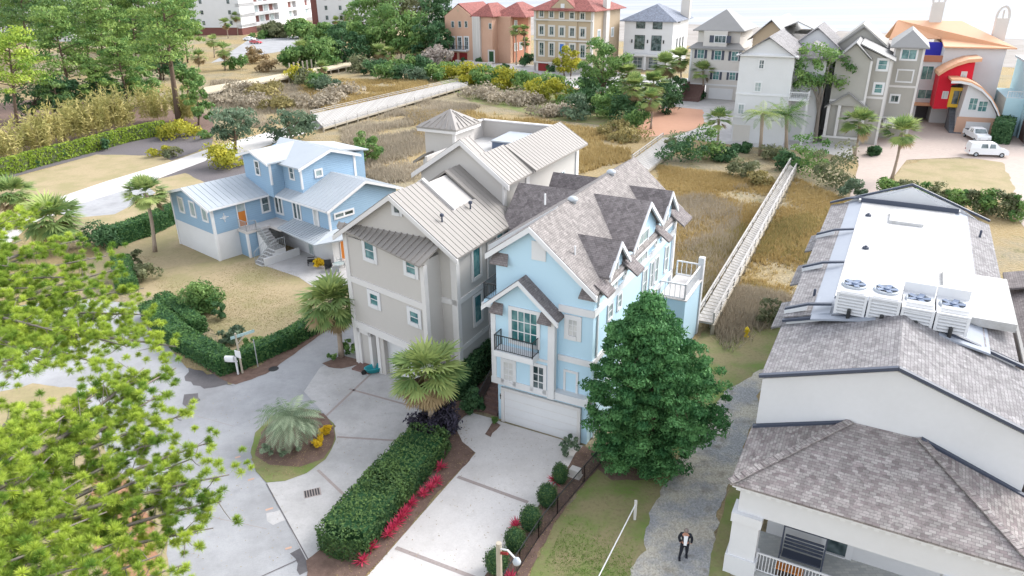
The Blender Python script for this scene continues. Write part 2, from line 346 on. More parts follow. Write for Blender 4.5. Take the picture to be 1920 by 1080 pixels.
def railing(root, fr, pts, h=1., m='black_iron', name='railing', step=.12, bar=.02, closed=False, z0=.08):
    mb = MB(fr)
    for a, b in zip(pts, pts[1:]):
        a = np.array(a, float); b = np.array(b, float); L = np.linalg.norm(b-a); n = max(1, int(L/step))
        mb.beam(a+[0, 0, h], b+[0, 0, h], bar*2.2, bar*2.2); mb.beam(a+[0, 0, z0], b+[0, 0, z0], bar*1.5, bar*1.5)
        for i in range(n+1):
            p = a+(b-a)*i/n; q = 2.4 if i in (0, n) else 1; mb.beam(p+[0, 0, 0 if i in (0, n) else z0], p+[0, 0, h*(1.02 if i in (0, n) else 1)], bar*q, bar*q)
    return mb.build(name, m, root)
# ------------------------------------------------------------------ foliage
rng = np.random.default_rng(7)
def quads(name, C, A, B, tint, m, parent=None, at=None, tri=False):
    """one leaf per row: centre C, half axes A and B"""
    base = wloc(parent) if parent is not None else (np.array(at, float) if at is not None else np.zeros(3))
    C = C-base; n = len(C)
    if tri: V = np.stack([C-B, C+B, C+A], 1); k = 3
    else: V = np.stack([C-A, C-B*.7, C+A, C+B], 1); k = 4
    me = bpy.data.meshes.new(name); me.vertices.add(n*k); me.vertices.foreach_set('co', V.reshape(-1).astype(np.float32))
    me.loops.add(n*k); me.loops.foreach_set('vertex_index', np.arange(n*k, dtype=np.int32))
    me.polygons.add(n); me.polygons.foreach_set('loop_start', np.arange(0, n*k, k, dtype=np.int32)); me.polygons.foreach_set('loop_total', np.full(n, k, dtype=np.int32))
    at_ = me.attributes.new('tint', 'FLOAT', 'FACE'); at_.data.foreach_set('value', np.clip(tint, 0, 1).astype(np.float32))
    me.materials.append(M(m)); me.update(calc_edges=True)
    o = bpy.data.objects.new(name, me); o.location = tuple(base) if parent is None else (0, 0, 0); return link(o, parent)
def unit(v): return v/(np.linalg.norm(v, axis=-1, keepdims=True)+1e-9)
def clumps(cs, per, size, shell=.55, drop=0.):
    """leaves through ellipsoidal clumps; cs rows: x y z rx ry rz"""
    cs = np.array(cs, float); k = len(cs); d = unit(rng.normal(size=(k*per, 3))); d[:, 2] = np.abs(d[:, 2])*np.where(rng.random(k*per) < .8, 1, -1)
    r = shell+(1-shell)*rng.random((k*per, 1))**.7; I = np.repeat(np.arange(k), per)
    lump = 1+.18*rng.normal(size=(k*per, 1))*.6
    C = cs[I, :3]+d*r*lump*cs[I, 3:]
    nrm = unit(d+rng.normal(size=d.shape)*.55); t = unit(np.cross(nrm, rng.normal(size=d.shape))); b = np.cross(nrm, t)
    s = size*(.6+.8*rng.random((k*per, 1))); tint = np.repeat(np.clip(rng.normal(.42, .22, k), 0, 1), per)+rng.normal(0, .16, k*per)
    return C, t*s, b*s*.55, tint
def crown_clumps(c, rx, ry, rz, n, rc, seed=None, flat=1., hollow=.35):
    out = []
    while len(out) < n:
        p = rng.normal(size=3); p /= np.linalg.norm(p); r = hollow+(1-hollow)*rng.random()**.6; p = p*r
        if p[2] < -.75: continue
        q = rc*(.6+.8*rng.random()); out.append((c[0]+p[0]*rx, c[1]+p[1]*ry, c[2]+p[2]*rz, q, q, q*flat))
    return out
# ================================================================== main blue house
def gable_fascia(mb, pts, t, h):
    """white rake board along a polyline in the plane v=const"""
    for a, b in zip(pts, pts[1:]):
        mb.slab([(a[0], a[1], a[2]), (b[0], b[1], b[2]), (b[0], b[1]+t, b[2]), (a[0], a[1]+t, a[2])], h)
A = Fr(G(930, 787), -28.3)
hA = thing('house', A.o, 'tall pale blue house with grey shingle roof, side dormers and white garage door', 'house')
w1 = MB(A).box(.08, 5.7, .2, 15, 0, 3.0)
w1.prism([(0, 2.9), (5.75, 2.9), (5.75, 9.3), (2.25, 12.2), (0, 10.4)], .4, 4.0)
w1.prism([(-1.2, 2.9), (5.75, 2.9), (5.75, 9.3), (2.2, 12.2), (-1.2, 9.9)], 4.0, 15.0)
w1.box(-.05, 3.78, -.15, .42, 2.95, 7.6).prism([(-.05, 7.6), (3.78, 7.6), (1.82, 9.25)], -.15, .42)
w1.prism([(7.7, 3), (12.3, 3), (12.3, 9.4), (10, 11.2), (7.7, 9.4)], -3.2, 0, 'u')
w1.prism([(12.9, 3), (15.4, 3), (15.4, 9.6), (14.1, 11.0), (12.9, 9.6)], -2.6, 0, 'u')
for v0, v1, zr, ze in ((1.75, 4.3, 11.1, 10.0), (5.35, 10.2, 11.9, 10.3), (10.9, 13.5, 11.4, 10.3)):
    w1.prism([(v0, 8.6), (v1, 8.6), (v1, ze), ((v0+v1)/2, zr), (v0, ze)], 3.3, 5.8, 'u')
w1.box(5.75, 7.6, 12.2, 16.4, 0, 4.25).box(-1.0, -.0, .7, 2.6, 7.15, 7.4)
w1.build('wall', 'blue_main', hA)
rf = MB(A); zp = lambda u: 12.45-.82*(u-2.22)
rf.slab([(6.0, 0, zp(6.0)), (6.0, 15.9, zp(6.0)), (2.22, 16.2, 12.45), (2.22, 0, 12.45)], .22)
rf.slab([(2.22, 0, 12.45), (2.22, 4.0, 12.45), (-.35, 4.0, 10.6), (-.35, 0, 10.6)], .2)
rf.slab([(2.22, 3.75, 12.47), (2.22, 16.2, 12.47), (-2.3, 16.0, 9.5), (-2.3, 3.75, 9.5)], .2)
roofA = rf.build('roof', 'shingle_main', hA)
rd = MB(A)
for v0, v1, zr, ze in ((1.75, 4.3, 11.3, 10.05), (5.35, 10.2, 12.15, 10.3), (10.9, 13.5, 11.6, 10.3)):
    vm = (v0+v1)/2; o = .28; e = ze-o*(zr-ze)/(vm-v0); ub = lambda z: 2.22+(12.45-z)/.82-.12
    rd.slab([(6.15, v0-o, e), (6.15, vm, zr), (ub(zr), vm, zr), (ub(e), v0-o, e)], .14)
    rd.slab([(6.15, vm, zr), (6.15, v1+o, e), (ub(e), v1+o, e), (ub(zr), vm, zr)], .14)
rd.slab([(1.82, -.5, 9.55), (4.1, -.5, 7.62), (4.1, .42, 7.62), (1.82, .42, 9.55)], .12).slab([(-.38, -.5, 7.7), (1.82, -.5, 9.55), (1.82, .42, 9.55), (-.38, .42, 7.7)], .12)
rd.slab([(-3.6, 7.4, 9.2), (2.0, 7.4, 9.2), (2.0, 10, 11.5), (-3.6, 10, 11.5)], .15).slab([(-3.6, 10, 11.5), (2, 10, 11.5), (2, 12.6, 9.2), (-3.6, 12.6, 9.2)], .15)
rd.slab([(-3.0, 12.6, 9.5), (1.5, 12.6, 9.5), (1.5, 14.1, 11.3), (-3.0, 14.1, 11.3)], .15).slab([(-3.0, 14.1, 11.3), (1.5, 14.1, 11.3), (1.5, 15.6, 9.5), (-3.0, 15.6, 9.5)], .15)
for a, b in ((-.2, .9), (5.0, 6.0)):            # little hipped returns at the eaves
    z = 10.0 if a < 0 else 9.0
    rd.slab([(a, .05, z), (b, .05, z), (b-.15, .42, z+.55), (a+.1, .42, z+.55)], .08)
for a, b in ((.0, .85), (2.9, 3.75)): rd.slab([(a, -.5, 7.35), (b, -.5, 7.35), (b-.15, -.13, 7.85), (a+.1, -.13, 7.85)], .08)
for a, b in ((4.5, 5.15), (4.45, 5.3), (10.35, 10.8)): pass
for a, b in ((4.35, 5.3), (10.25, 10.85), (13.55, 15.3)): rd.slab([(5.7, a-.15, 9.75), (6.75, a-.15, 9.0), (6.75, b+.15, 9.0), (5.7, b+.15, 9.75)], .12)
rd.slab([(5.7, .5, 9.7), (6.45, .5, 9.15), (6.45, 1.6, 9.15), (5.7, 1.6, 9.7)], .12)
rd.build('dormer_roof', 'shingle_dark', hA)
tr = MB(A)
gable_fascia(tr, [(-.42, -.06, 10.5), (2.22, -.06, 12.42), (6.05, -.06, 9.27)], .14, .32)
gable_fascia(tr, [(-2.35, 3.65, 9.42), (2.1, 3.65, 12.42)], .14, .34)
gable_fascia(tr, [(-.45, -.58, 7.62), (1.82, -.58, 9.53), (4.15, -.58, 7.55)], .14, .26)
for v0, v1, zr, ze in ((1.75, 4.3, 11.3, 10.05), (5.35, 10.2, 12.15, 10.3), (10.9, 13.5, 11.6, 10.3)):
    vm = (v0+v1)/2
    for s, ve in ((-1, v0-.28), (1, v1+.28)): tr.slab([(6.1, ve, ze-.25), (6.22, ve, ze-.25), (6.22, vm, zr-.03), (6.1, vm, zr-.03)], .28)
for b in ((-.08, .22, -.2, .1, 3.0, 7.5), (3.42, 3.82, -.2, .1, 2.6, 7.45), (-.12, 3.45, -.22, .1, 2.7, 3.1), (3.42, 5.8, -.1, .42, 2.6, 3.05), (3.8, 5.8, .3, .42, 4.9, 5.25), (3.8, 5.82, .3, .42, 7.85, 8.25),
          (5.75, 5.84, .35, 15.05, 7.85, 8.25), (5.75, 5.84, .35, 15.05, 4.9, 5.25), (5.75, 5.84, .35, 15.05, 2.6, 3.0), (.22, 3.42, -.2, .0, 4.85, 5.0), (5.75, 5.84, 14.7, 15.06, 3, 9.2), (5.8, 6.05, .4, 15, 9.0, 9.15)): tr.box(*b)
tr.build('trim', 'white_paint', hA)
vt = MB(A).box(2.18, 3.0, .34, .4, 10.5, 11.55).build('gable_vent', 'white_paint', hA)
gd = MB(A).box(.55, 5.15, .1, .2, 0, 2.15)
gd.build('garage_door', 'white_paint', hA)
g2 = MB(A); [g2.box(.55, 5.15, .085, .1, z, z+.02) for z in (.55, 1.08, 1.6)]; g2.box(.35, .55, .02, .2, 0, 2.35).box(5.15, 5.35, .02, .2, 0, 2.35).box(.55, 5.15, .02, .2, 2.15, 2.35).build('door_frame', 'grey_trim', hA)
pwin(hA, A, 'v', -.15, 960, 580, 1006.7, 648, glass='glass_teal', nx=4, nz=3, name='balcony_door', fw=.2)
pwin(hA, A, 'v', .4, 1067.5, 598, 1081.7, 631, glass='glass_curtain', nx=2, nz=3, fw=.26)
pwin(hA, A, 'v', -.15, 945.5, 677, 962.5, 717, glass='glass_curtain', nx=2, nz=3, fw=.2)
pwin(hA, A, 'v', -.15, 1000.8, 685, 1019, 732, glass='glass_dark', nx=2, nz=3, fw=.2)
pwin(hA, A, 'v', .4, 1061.5, 696, 1079.5, 745, glass='blue_main', fw=.13, name='blind_panel')
strips(hA, A, 'balcony_slab', 'white_paint', [(.5, 2.9, -.95, -.15, 4.95, 5.3)])
railing(hA, A, [(.55, -.15, 5.3), (.55, -.9, 5.3), (2.85, -.9, 5.3), (2.85, -.15, 5.3)], .95, name='balcony_railing')
railing(hA, A, [(-1.0, 2.6, 7.4), (-1.0, .75, 7.4), (-.02, .75, 7.4)], 1.0, name='balcony_railing')
strips(hA, A, 'balcony_slab', 'white_paint', [(-1.12, 0, .6, 2.7, 7.0, 7.2)])
for a0, a1, z0, z1, n in ((2.5, 3.1, 6.8, 7.6, 1), (4.0, 4.5, 6.8, 7.6, 1), (8.4, 9.1, 5.7, 7.4, 1), (9.9, 10.4, 5.7, 7.4, 1), (10.8, 11.4, 5.7, 7.4, 1), (13.0, 13.6, 5.7, 7.4, 1), (8.0, 8.6, 3.4, 4.7, 1), (9.2, 9.8, 3.4, 4.7, 1), (10.4, 11.0, 3.4, 4.7, 1), (4.7, 5.1, 8.5, 9.3, 1), (10.4, 10.75, 8.5, 9.2, 1)):
    win(hA, A, 'u', 5.75, a0, a1, z0, z1, glass='glass_pale', nx=1, nz=2, fw=.12)
for v0, v1, zt in ((2.55, 3.5, 9.9), (6.9, 8.6, 10.2), (11.7, 12.7, 9.9)): win(hA, A, 'u', 5.8, v0, v1, 8.5 if zt < 10.1 else 8.3, zt, glass='glass_pale', nx=2, nz=3, fw=.12)
for v, z in ((3.02, 10.45), (7.78, 10.95), (12.2, 10.75)): MB(A).prism([(v-.28, z-.15), (v+.28, z-.15), (v+.28, z+.1), (v, z+.35), (v-.28, z+.1)], 5.8, 5.86, 'u').build('attic_vent', 'shingle_grey', hA)
for px, py in ((1074, 372), (1146, 321)):
    zz = 12.0; l = A._pl(px, py, A.W((2.22, 0, 12.6)), (A.u*.82+np.array([0, 0, 1]))/1.3)
    MB(A).lathe((l[0], l[1], l[2]-.35), [(.2, 0), (.2, .2), (.3, .24), (.3, .34), (.18, .45), (.02, .48)], 14).build('roof_vent', 'metal_light', roofA, True)
for px, py in ((1078, 475), (1022, 377)):
    l = A._pl(px, py, A.W((2.22, 0, 12.5)), (A.u*.82+np.array([0, 0, 1]))/1.3)
    MB(A).lathe((l[0], l[1], l[2]-.2), [(.06, 0), (.06, .6), (.02, .62)], 8).build('vent_pipe', 'white_paint', roofA)
MB(A).box(5.755, 5.84, .9, .98, 0, 9.0).build('downpipe', 'white_paint', hA); MB(A).box(5.755, 5.84, 14.4, 14.48, 0, 9.0).build('downpipe', 'white_paint', hA)
MB(A).box(.28, .4, .05, .2, 1.5, 1.85).box(.30, .38, -.02, .05, 1.75, 1.8).build('wall_lamp', 'black_iron', hA)
railing(hA, A, [(5.8, 16.3, 4.3), (7.5, 16.3, 4.3), (7.5, 12.3, 4.3), (5.8, 12.3, 4.3)], 1.05, 'white_paint', 'deck_railing', .3, .04)
strips(hA, A, 'deck', 'concrete_new', [(5.8, 7.7, 12.1, 16.45, 4.255, 4.32)])
strips(hA, A, 'deck_post', 'white_paint', [(7.3, 7.7, 16.1, 16.5, 0, 5.9)])
# entry steps at the left side of the house
st = MB(A)
for i in range(9): st.box(-1.35, -.12, .35+i*.33, .35+(i+1)*.33+(.02 if i < 8 else 2), 0, .2*(i+1))
st.build('entry_stairs', 'brick_steps', hA)
railing(hA, A, [(-1.4, .35, .2), (-1.4, 3.3, 1.9)], .95, name='stair_railing', z0=.1)
# ================================================================== grey stucco house
B = Fr(G(861.8, 657, 3.0), -28.3)
hB = thing('house', B.o, 'tall grey stucco house with beige metal roofs, a roof deck and a small square tower', 'house')
S = B.sub(-8.2, 0, -12.1)          # angled bay front
wb = MB(B).prism([(-8.3, 0), (0, 0), (0, 9.45), (-4.15, 12.2), (-8.3, 9.55)], 0, 7.4)
wb.prism([(-7.3, 0), (-.8, 0), (-.8, 11.9), (-3.85, 14.0), (-7.3, 11.85)], 7.35, 7.9)
wb.box(-7.3, -.8, 7.9, 10.9, 0, 11.5).box(-9.5, -.8, 10.8, 19.6, 0, 11.5)
wb.prism([(-8.2, 0), (-1.2, -1.5), (-1.1, 0)], 2.95, 9.0, 'z')
wb.prism([(-8.2, 0), (-1.2, -1.5), (-1.1, 0)], 9.0, 9.2, 'z')
wb.box(-9.9, -7.3, 11.8, 14.6, 11, 13.85)
wb.box(-1.75, -1.2, -1.35, 0, 0, 2.95).box(-5.9, -5.5, -.5, 0, 0, 2.95)
wb.box(-9.5, -9.3, 14.6, 19.6, 11.5, 12.9).box(-9.5, -2.6, 19.4, 19.6, 11.5, 12.9).box(-2.75, -2.6, 8.4, 19.5, 11.5, 12.9).box(-7.3, -7.1, 7.9, 11.8, 11.5, 12.6)
wb.build('wall', 'grey_stucco', hB)
rb = MB(B)
rq = [[(.4, -.4, 9.3), (.4, 7.35, 9.3), (-4.15, 7.35, 12.5), (-4.15, -.4, 12.5)], [(-4.15, -.4, 12.5), (-4.15, 7.35, 12.5), (-8.75, 7.35, 9.3), (-8.75, -.4, 9.3)],
      [(-.25, 7.1, 11.65), (-.25, 10.7, 11.65), (-2.6, 10.7, 13.3), (-2.6, 7.1, 13.3)], [(-2.6, 7.1, 13.3), (-2.6, 8.2, 13.3), (-3.85, 8.2, 14.25), (-3.85, 7.1, 14.25)], [(-3.85, 7.1, 14.25), (-3.85, 8.4, 14.25), (-7.8, 8.4, 11.6), (-7.8, 7.1, 11.6)],
      [(-.05, 10.7, 11.75), (-.05, 19.9, 11.75), (-2.5, 19.9, 13.25), (-2.5, 10.7, 13.25)], [(-9.2, 10.6, 12.0), (-9.2, 12, 12.0), (-10.3, 12, 11.3), (-10.3, 10.6, 11.3)]]
# the first roof has an opening for the sunken balcony
cut = [(-7.3, 1.9), (-4.75, 3.0)]
for i, q in enumerate(rq):
    if i == 1:
        f = lambda u: 12.5-.696*(-4.15-u)
        for u0, u1, v0, v1 in ((-4.15, -8.75, -.4, 3.2), (-4.15, -8.75, 5.6, 7.35), (-7.6, -8.75, 3.2, 5.6)):
            rb.slab([(u0, v0, f(u0)), (u0, v1, f(u0)), (u1, v1, f(u1)), (u1, v0, f(u1))], .14); rb.ribs((u1, v1, f(u1)), (u1, v0, f(u1)), (u0, v0, f(u0)), (u0, v1, f(u0)))
    elif i == 0:
        f = lambda u: 9.3+.703*(.4-u)
        for u0, u1, v0, v1 in ((.4, -4.15, -.4, 2.7), (.4, -1.9, 2.7, 5.6), (.4, -4.15, 5.6, 7.35)):
            rb.slab([(u0, v0, f(u0)), (u0, v1, f(u0)), (u1, v1, f(u1)), (u1, v0, f(u1))], .14); rb.ribs((u0, v0, f(u0)), (u0, v1, f(u0)), (u1, v1, f(u1)), (u1, v0, f(u1)), .42)
    else: rb.slab(q, .14); rb.ribs(q[0], q[1], q[2], q[3], .42)
ap = (-8.45, 13.2, 14.9); tc = [(-10.35, 11.35, 13.8), (-6.85, 11.35, 13.8), (-6.85, 15.05, 13.8), (-10.35, 15.05, 13.8)]
for a, b in zip(tc, tc[1:]+tc[:1]):
    rb.slab([a, b, ap], .12)
    for t in (.15, .3, .45, .6, .75, .9):
        p = np.array(a)*(1-t)+np.array(b)*t; k = 1-abs(t-.5)*2; q = p+(np.array(ap)-p)*k*.97; rb.beam(p+[0, 0, .03], q+[0, 0, .03], .05, .06)
rb.slab([(-8.5, -.3, 9.8), (-1.2, -1.9, 9.05), (-.7, -.02, 10.05), (-8.5, -.02, 10.05)], .1)
for i in range(19):
    t = i/18; a = np.array([-8.5+7.3*t, -.3-1.6*t, 9.84-.75*t]); b = np.array([-8.5+7.8*t, -.02, 10.09]); rb.beam(a, b, .05, .06)
rb.build('roof', 'metal_beige', hB)
tb = MB(B)
gable_fascia(tb, [(-8.8, -.5, 9.22), (-4.15, -.5, 12.46), (.45, -.5, 9.22)], .12, .3)
gable_fascia(tb, [(-7.9, 7.0, 11.55), (-3.85, 7.0, 14.22), (-.22, 7.0, 11.6)], .12, .34)
for b in ((-.35, .06, -.07, .3, 0, 9.2), (0, .07, 0, 7.3, 6.05, 6.4), (0, .07, 0, 7.3, 2.85, 3.15), (-1.1, 0, -.07, 0, 6.05, 6.4), (-8.35, -8.2, -.06, .3, 0, 9.4), (-.86, -.74, 7.3, 7.7, 10, 11.7), (-.86, -.7, 10.5, 11.0, 3, 11.5), (-.86, -.7, 19.2, 19.7, 3, 11.5),
          (-10.3, -6.9, 11.4, 15.0, 13.45, 13.66), (-2.85, -2.5, 8.3, 19.6, 12.9, 13.0), (-9.6, -2.5, 19.3, 19.7, 12.9, 13.0), (-9.6, -9.2, 14.6, 19.6, 12.9, 13.0), (-7.42, -7.2, 11.7, 11.9, 11, 13.6)): tb.box(*b)
tb.build('trim', 'grey_trim', hB)
ts = MB(S); L = math.hypot(7, 1.5)
for b in ((-.03, .22, -.07, .1, 0, 9.5), (L-.28, L+.05, -.08, .2, 0, 8.95), (.2, L, -.07, 0, 6.1, 6.5), (.2, L+.1, -.12, .1, 2.85, 3.35)): ts.box(*b)
ts.build('trim', 'grey_trim', hB)
for r in ((684, 452, 703, 487), (762, 486, 780, 515), (694.5, 549, 710, 574), (769.5, 582, 786, 608)):
    pwin(hB, S, 'v', 0, *r, glass='glass_teal', frame='white_stucco', fw=.26, nz=2)
pwin(hB, B, 'v', 0, 739, 380, 750, 399, glass='glass_dark', frame='white_stucco', fw=.2)
for a0, a1, z0, z1 in ((1.9, 2.7, 7.1, 9.0), (4.9, 5.6, 7.1, 9.0), (1.9, 2.7, 4.0, 5.8), (5.2, 5.8, 4.2, 5.6)): win(hB, B, 'u', 0, a0, a1, z0, z1, glass='glass_teal', frame='grey_trim', fw=.2, nz=1)
for a0, a1, z0, z1 in ((15.4, 15.8, 8.3, 10.1), (16.6, 17.0, 8.3, 10.1), (12.3, 12.7, 8.0, 9.6)): win(hB, B, 'u', -.8, a0, a1, z0, z1, glass='glass_teal', frame='white_stucco', fw=.1)
MB(B).box(-8.0, -6.5, .02, .03, 0, 2.6).build('entry_opening', 'glass_dark', hB)
MB(S).box(.2, .48, -.05, .3, 0, 2.9).box(1.35, 1.65, -.05, .3, 0, 2.9).box(.2, 1.65, -.05, .3, 2.5, 2.9).box(2.15, 2.45, -.05, .3, 0, 2.9).build('portal', 'grey_trim', hB)
MB(B).box(-5.6, -1.9, -.12, -.05, 0, 2.5).build('garage_door', 'white_paint', hB)
MB(B).box(-8.0, -6.6, -1.0, 0, 0, .12).build('doorstep', 'brick_steps', hB)
# sunken balcony and its little gable
bl = MB(B).box(-7.3, -1.9, 2.75, 5.6, 9.45, 9.6).box(-4.3, -4.1, 3.2, 5.6, 9.6, 11.9).prism([(-6.6, 9.6), (-1.95, 9.6), (-1.95, 10.6), (-4.2, 12.15), (-6.6, 10.5)], 5.5, 5.62)
bl.build('balcony', 'white_stucco', hB)
fa = MB(B); gable_fascia(fa, [(-7.5, 2.95, 10.25), (-4.15, 2.95, 12.62), (-1.85, 2.95, 11.0)], .25, .28); fa.build('balcony_gable', 'grey_trim', hB)
MB(B).box(-9.3, -2.75, 14.6, 19.4, 11.5, 11.56).box(-7.1, -2.75, 7.9, 14.6, 11.5, 11.56).build('roof_deck', 'membrane_white', hB)
for u, v in ((-1.5, 4.3), (-1.6, 1.2)): MB(B).lathe((u, v, 9.3+.703*(.4-u)), [(.05, 0), (.05, .35), (.13, .36), (.12, .5), (.02, .55)], 8).build('vent_pipe', 'flashing_dark', hB)
for v_ in (3.6, 6.9): MB(B).box(.01, .09, v_, v_+.08, 0, 9.2).build('downpipe', 'grey_trim', hB)
for v_, z_ in ((3.2, 1.2), (4.4, 7.6)): MB(B).box(.005, .06, v_, v_+.35, z_, z_+.3).build('wall_vent', 'grey_trim', hB)
MB(B).box(.01, .14, 1.0, 1.4, .9, 1.5).build('meter_box', 'metal_grey', hB)
sp = thing('hot_tub', B.W((-4.8, 17.2, 11.56)), 'blue grey covered hot tub on the white roof deck', 'hot tub')
MB(B).box(-6.3, -3.6, 15.6, 18.6, 11.57, 12.25).build('shell', 'spa_cover', sp)
MB(B).slab([(-6.35, 15.5, 12.28), (-3.5, 15.5, 12.28), (-3.5, 18.65, 12.4), (-6.35, 18.65, 12.4)], .1).build('cover', 'metal_light', sp)
# ================================================================== light blue house on the left
Cc = Fr(G(412.6, 490), -40.5)
hC = thing('house', Cc.o, 'low sky blue house with pale metal roofs and outside stairs beside the tan lawn', 'house')
MB(Cc).box(-7.4, -.02, .02, 8, 0, 2.6).box(0, 8.7, 6.35, 14, 0, 2.7).build('base_wall', 'white_stucco', hC)
wc = MB(Cc).prism([(-7.45, 2.58), (0, 2.58), (0, 5.15), (-3.72, 6.25), (-7.45, 5.3)], 0, 12)
wc.prism([(6.3, 2.68), (14.2, 2.68), (14.2, 5.35), (10.3, 6.85), (6.3, 5.15)], -1, 8.8, 'u')
wc.prism([(-3.2, 5), (1.3, 5), (1.3, 8.4), (-1.0, 9.05), (-3.2, 8.5)], 5.7, 9)
wc.prism([(7, 5), (13.2, 5), (13.2, 8.2), (10.2, 9.05), (7, 8.15)], -3.2, 4.2, 'u')
wc.box(-4.5, .4, 13, 17.3, 0, 7.2)
wc.build('wall', 'blue_siding', hC)
rc = MB(Cc)
qs = [[(.4, -.45, 5.15), (.4, 7, 5.15), (-3.72, 7, 6.45), (-3.72, -.45, 6.45)], [(-3.72, -.45, 6.45), (-3.72, 9, 6.45), (-7.85, 9, 5.3), (-7.85, -.45, 5.3)],
      [(-.2, 5.85, 5.2), (9.25, 5.85, 5.2), (9.25, 10.3, 7.0), (-.2, 10.3, 7.0)], [(-.2, 10.3, 7.0), (9.25, 10.3, 7.0), (9.25, 14.7, 5.35), (-.2, 14.7, 5.35)],
      [(4.6, 6.55, 8.1), (4.6, 10.2, 9.25), (-3.6, 10.2, 9.25), (-.5, 6.55, 8.1)][::1], [(-3.6, 10.2, 9.25), (4.6, 10.2, 9.25), (4.6, 13.6, 8.15), (-3.6, 13.6, 8.15)],
      [(1.6, 5.3, 8.35), (1.6, 7.4, 8.35), (-1.0, 10.2, 9.25), (-1.0, 5.3, 9.2)], [(-1.0, 5.3, 9.2), (-1.0, 10.2, 9.25), (-3.6, 10.2, 8.5), (-3.6, 5.3, 8.5)],
      [(-5, 13.4, 8.1), (.9, 13.4, 8.1), (.9, 17.6, 7.35), (-5, 17.6, 7.35)]]
for q in qs: rc.slab(q, .14)
for q in (qs[0], qs[2], qs[3], qs[5]): rc.ribs(q[0], q[1], q[2], q[3], .5, .03, .03)
rc.slab([(3.2, 4.4, 2.75), (9.6, 3.9, 2.7), (8.75, 6.3, 3.2), (3.2, 6.3, 3.25)], .12).slab([(9.6, 3.9, 2.7), (10.9, 7.6, 2.7), (8.82, 9, 3.2), (8.75, 6.3, 3.2)], .12)
for i in range(16): u = 3.3+i*.4; rc.beam((u, 4.4-.07*i*.4, 2.78), (min(u, 8.7), 6.3, 3.25), .035, .05)
rc.build('roof', 'metal_light', hC)
tc_ = MB(Cc)
gable_fascia(tc_, [(-7.9, -.55, 5.27), (-3.72, -.55, 6.45), (.45, -.55, 5.12)], .1, .24)
gable_fascia(tc_, [(-3.65, 5.2, 8.45), (-1.0, 5.2, 9.2), (1.65, 5.2, 8.32)], .1, .22)
for (a, b), u in ((((5.8, 5.15), (10.3, 6.98)), 9.25), (((10.3, 6.98), (14.75, 5.32)), 9.25), (((6.5, 8.05), (10.2, 9.22)), 4.62), (((10.2, 9.22), (13.65, 8.1)), 4.62)):
    tc_.slab([(u, a[0], a[1]), (u+.1, a[0], a[1]), (u+.1, b[0], b[1]), (u, b[0], b[1])], .24)
for b in ((-.16, .05, -.05, .18, 0, 5.1), (-7.5, -7.3, -.05, .15, 0, 5.3), (8.7, 8.86, 6.24, 6.42, 2.7, 5.1), (-.2, 0.05, 6.2, 6.35, 2.6, 2.61), (1.15, 1.35, 5.64, 5.8, 6.2, 8.3), (4.1, 4.26, 6.93, 7.1, 6, 8.1), (4.16, 4.26, 13, 13.25, 6, 8.1), (.35, .45, -.4, 6.2, 4.95, 5.12), (0, 9.2, 5.78, 5.86, 5.0, 5.16)): tc_.box(*b)
tc_.build('trim', 'white_paint', hC)
for a0 in (-6.0, -3.85, -1.7): win(hC, Cc, 'v', 0, a0+.12, a0+.88, 3.75, 5.0 if a0 > -5 else 5.0, glass='glass_pale', fw=.16)
f = win(hC, Cc, 'u', 0, 2.5, 3.25, 2.7, 4.85, glass='wood_door', frame='white_paint', fw=.08, name='door')
MB(Cc).box(.022, .04, 2.5, 3.25, 4.1, 4.8).build('door_light', 'glass_pale', f)
win(hC, Cc, 'u', 0, 5.1, 5.75, 3.5, 4.9, glass='glass_dark', nz=2, fw=.16)
for a0 in (.35, 3.3): win(hC, Cc, 'v', 6.3, a0+.1, a0+1.1, 3.3, 4.8, glass='glass_dark', nx=2, nz=1, fw=.17, mw=.2)
win(hC, Cc, 'v', 6.3, 6.6, 7.1, 3.2, 4.75, glass='glass_curtain', fw=.17)
win(hC, Cc, 'u', 8.8, 6.95, 8.9, 4.2, 4.5, glass='glass_dark', nx=2, fw=.15, mw=.18)
win(hC, Cc, 'v', 5.7, -1.1, -.55, 6.9, 8.1, glass='glass_dark', nz=2, fw=.14)
win(hC, Cc, 'v', 7.0, 2.5, 3.05, 6.8, 7.9, glass='glass_dark', nz=2, fw=.14)
win(hC, Cc, 'u', 4.2, 8.6, 9.2, 6.9, 7.4, glass='glass_pale', fw=.16)
win(hC, Cc, 'v', 6.35, 5.0, 5.7, .1, 2.0, glass='glass_pale', fw=.05, name='door'); win(hC, Cc, 'u', 8.7, 7.2, 8.0, .05, 2.1, glass='wood_door', fw=.05, name='door')
# landing, shed under it and stairs
ld = MB(Cc).box(.02, 1.6, 2.2, 6.3, 2.35, 2.6).box(1.55, 3.4, 4.6, 6.3, 2.35, 2.6); ld.build('landing', 'concrete_new', hC)
MB(Cc).box(.0, 1.45, 2.3, 2.5, 0, 2.35).box(1.3, 1.5, 2.3, 4.2, 0, 2.35).build('shed_wall', 'blue_siding', hC)
for v_ in (2.2, 4.1): MB(Cc).box(1.34, 1.56, v_, v_+.2, 0, 2.35).build('shed_post', 'white_paint', hC)
sg = MB(Cc)
td = MB(Cc)
for i in range(6): sg.box(1.61+i*.27, 1.61+(i+1)*.27, 3.2, 4.3, .01, 2.38-i*.2); td.box(1.6+i*.27, 1.66+(i+1)*.27, 3.18, 4.32, 2.385-i*.2, 2.42-i*.2)
sg.box(3.235, 4.3, 3.2, 4.3, .01, 1.18); td.box(3.235, 4.32, 3.18, 4.32, 1.185, 1.22)
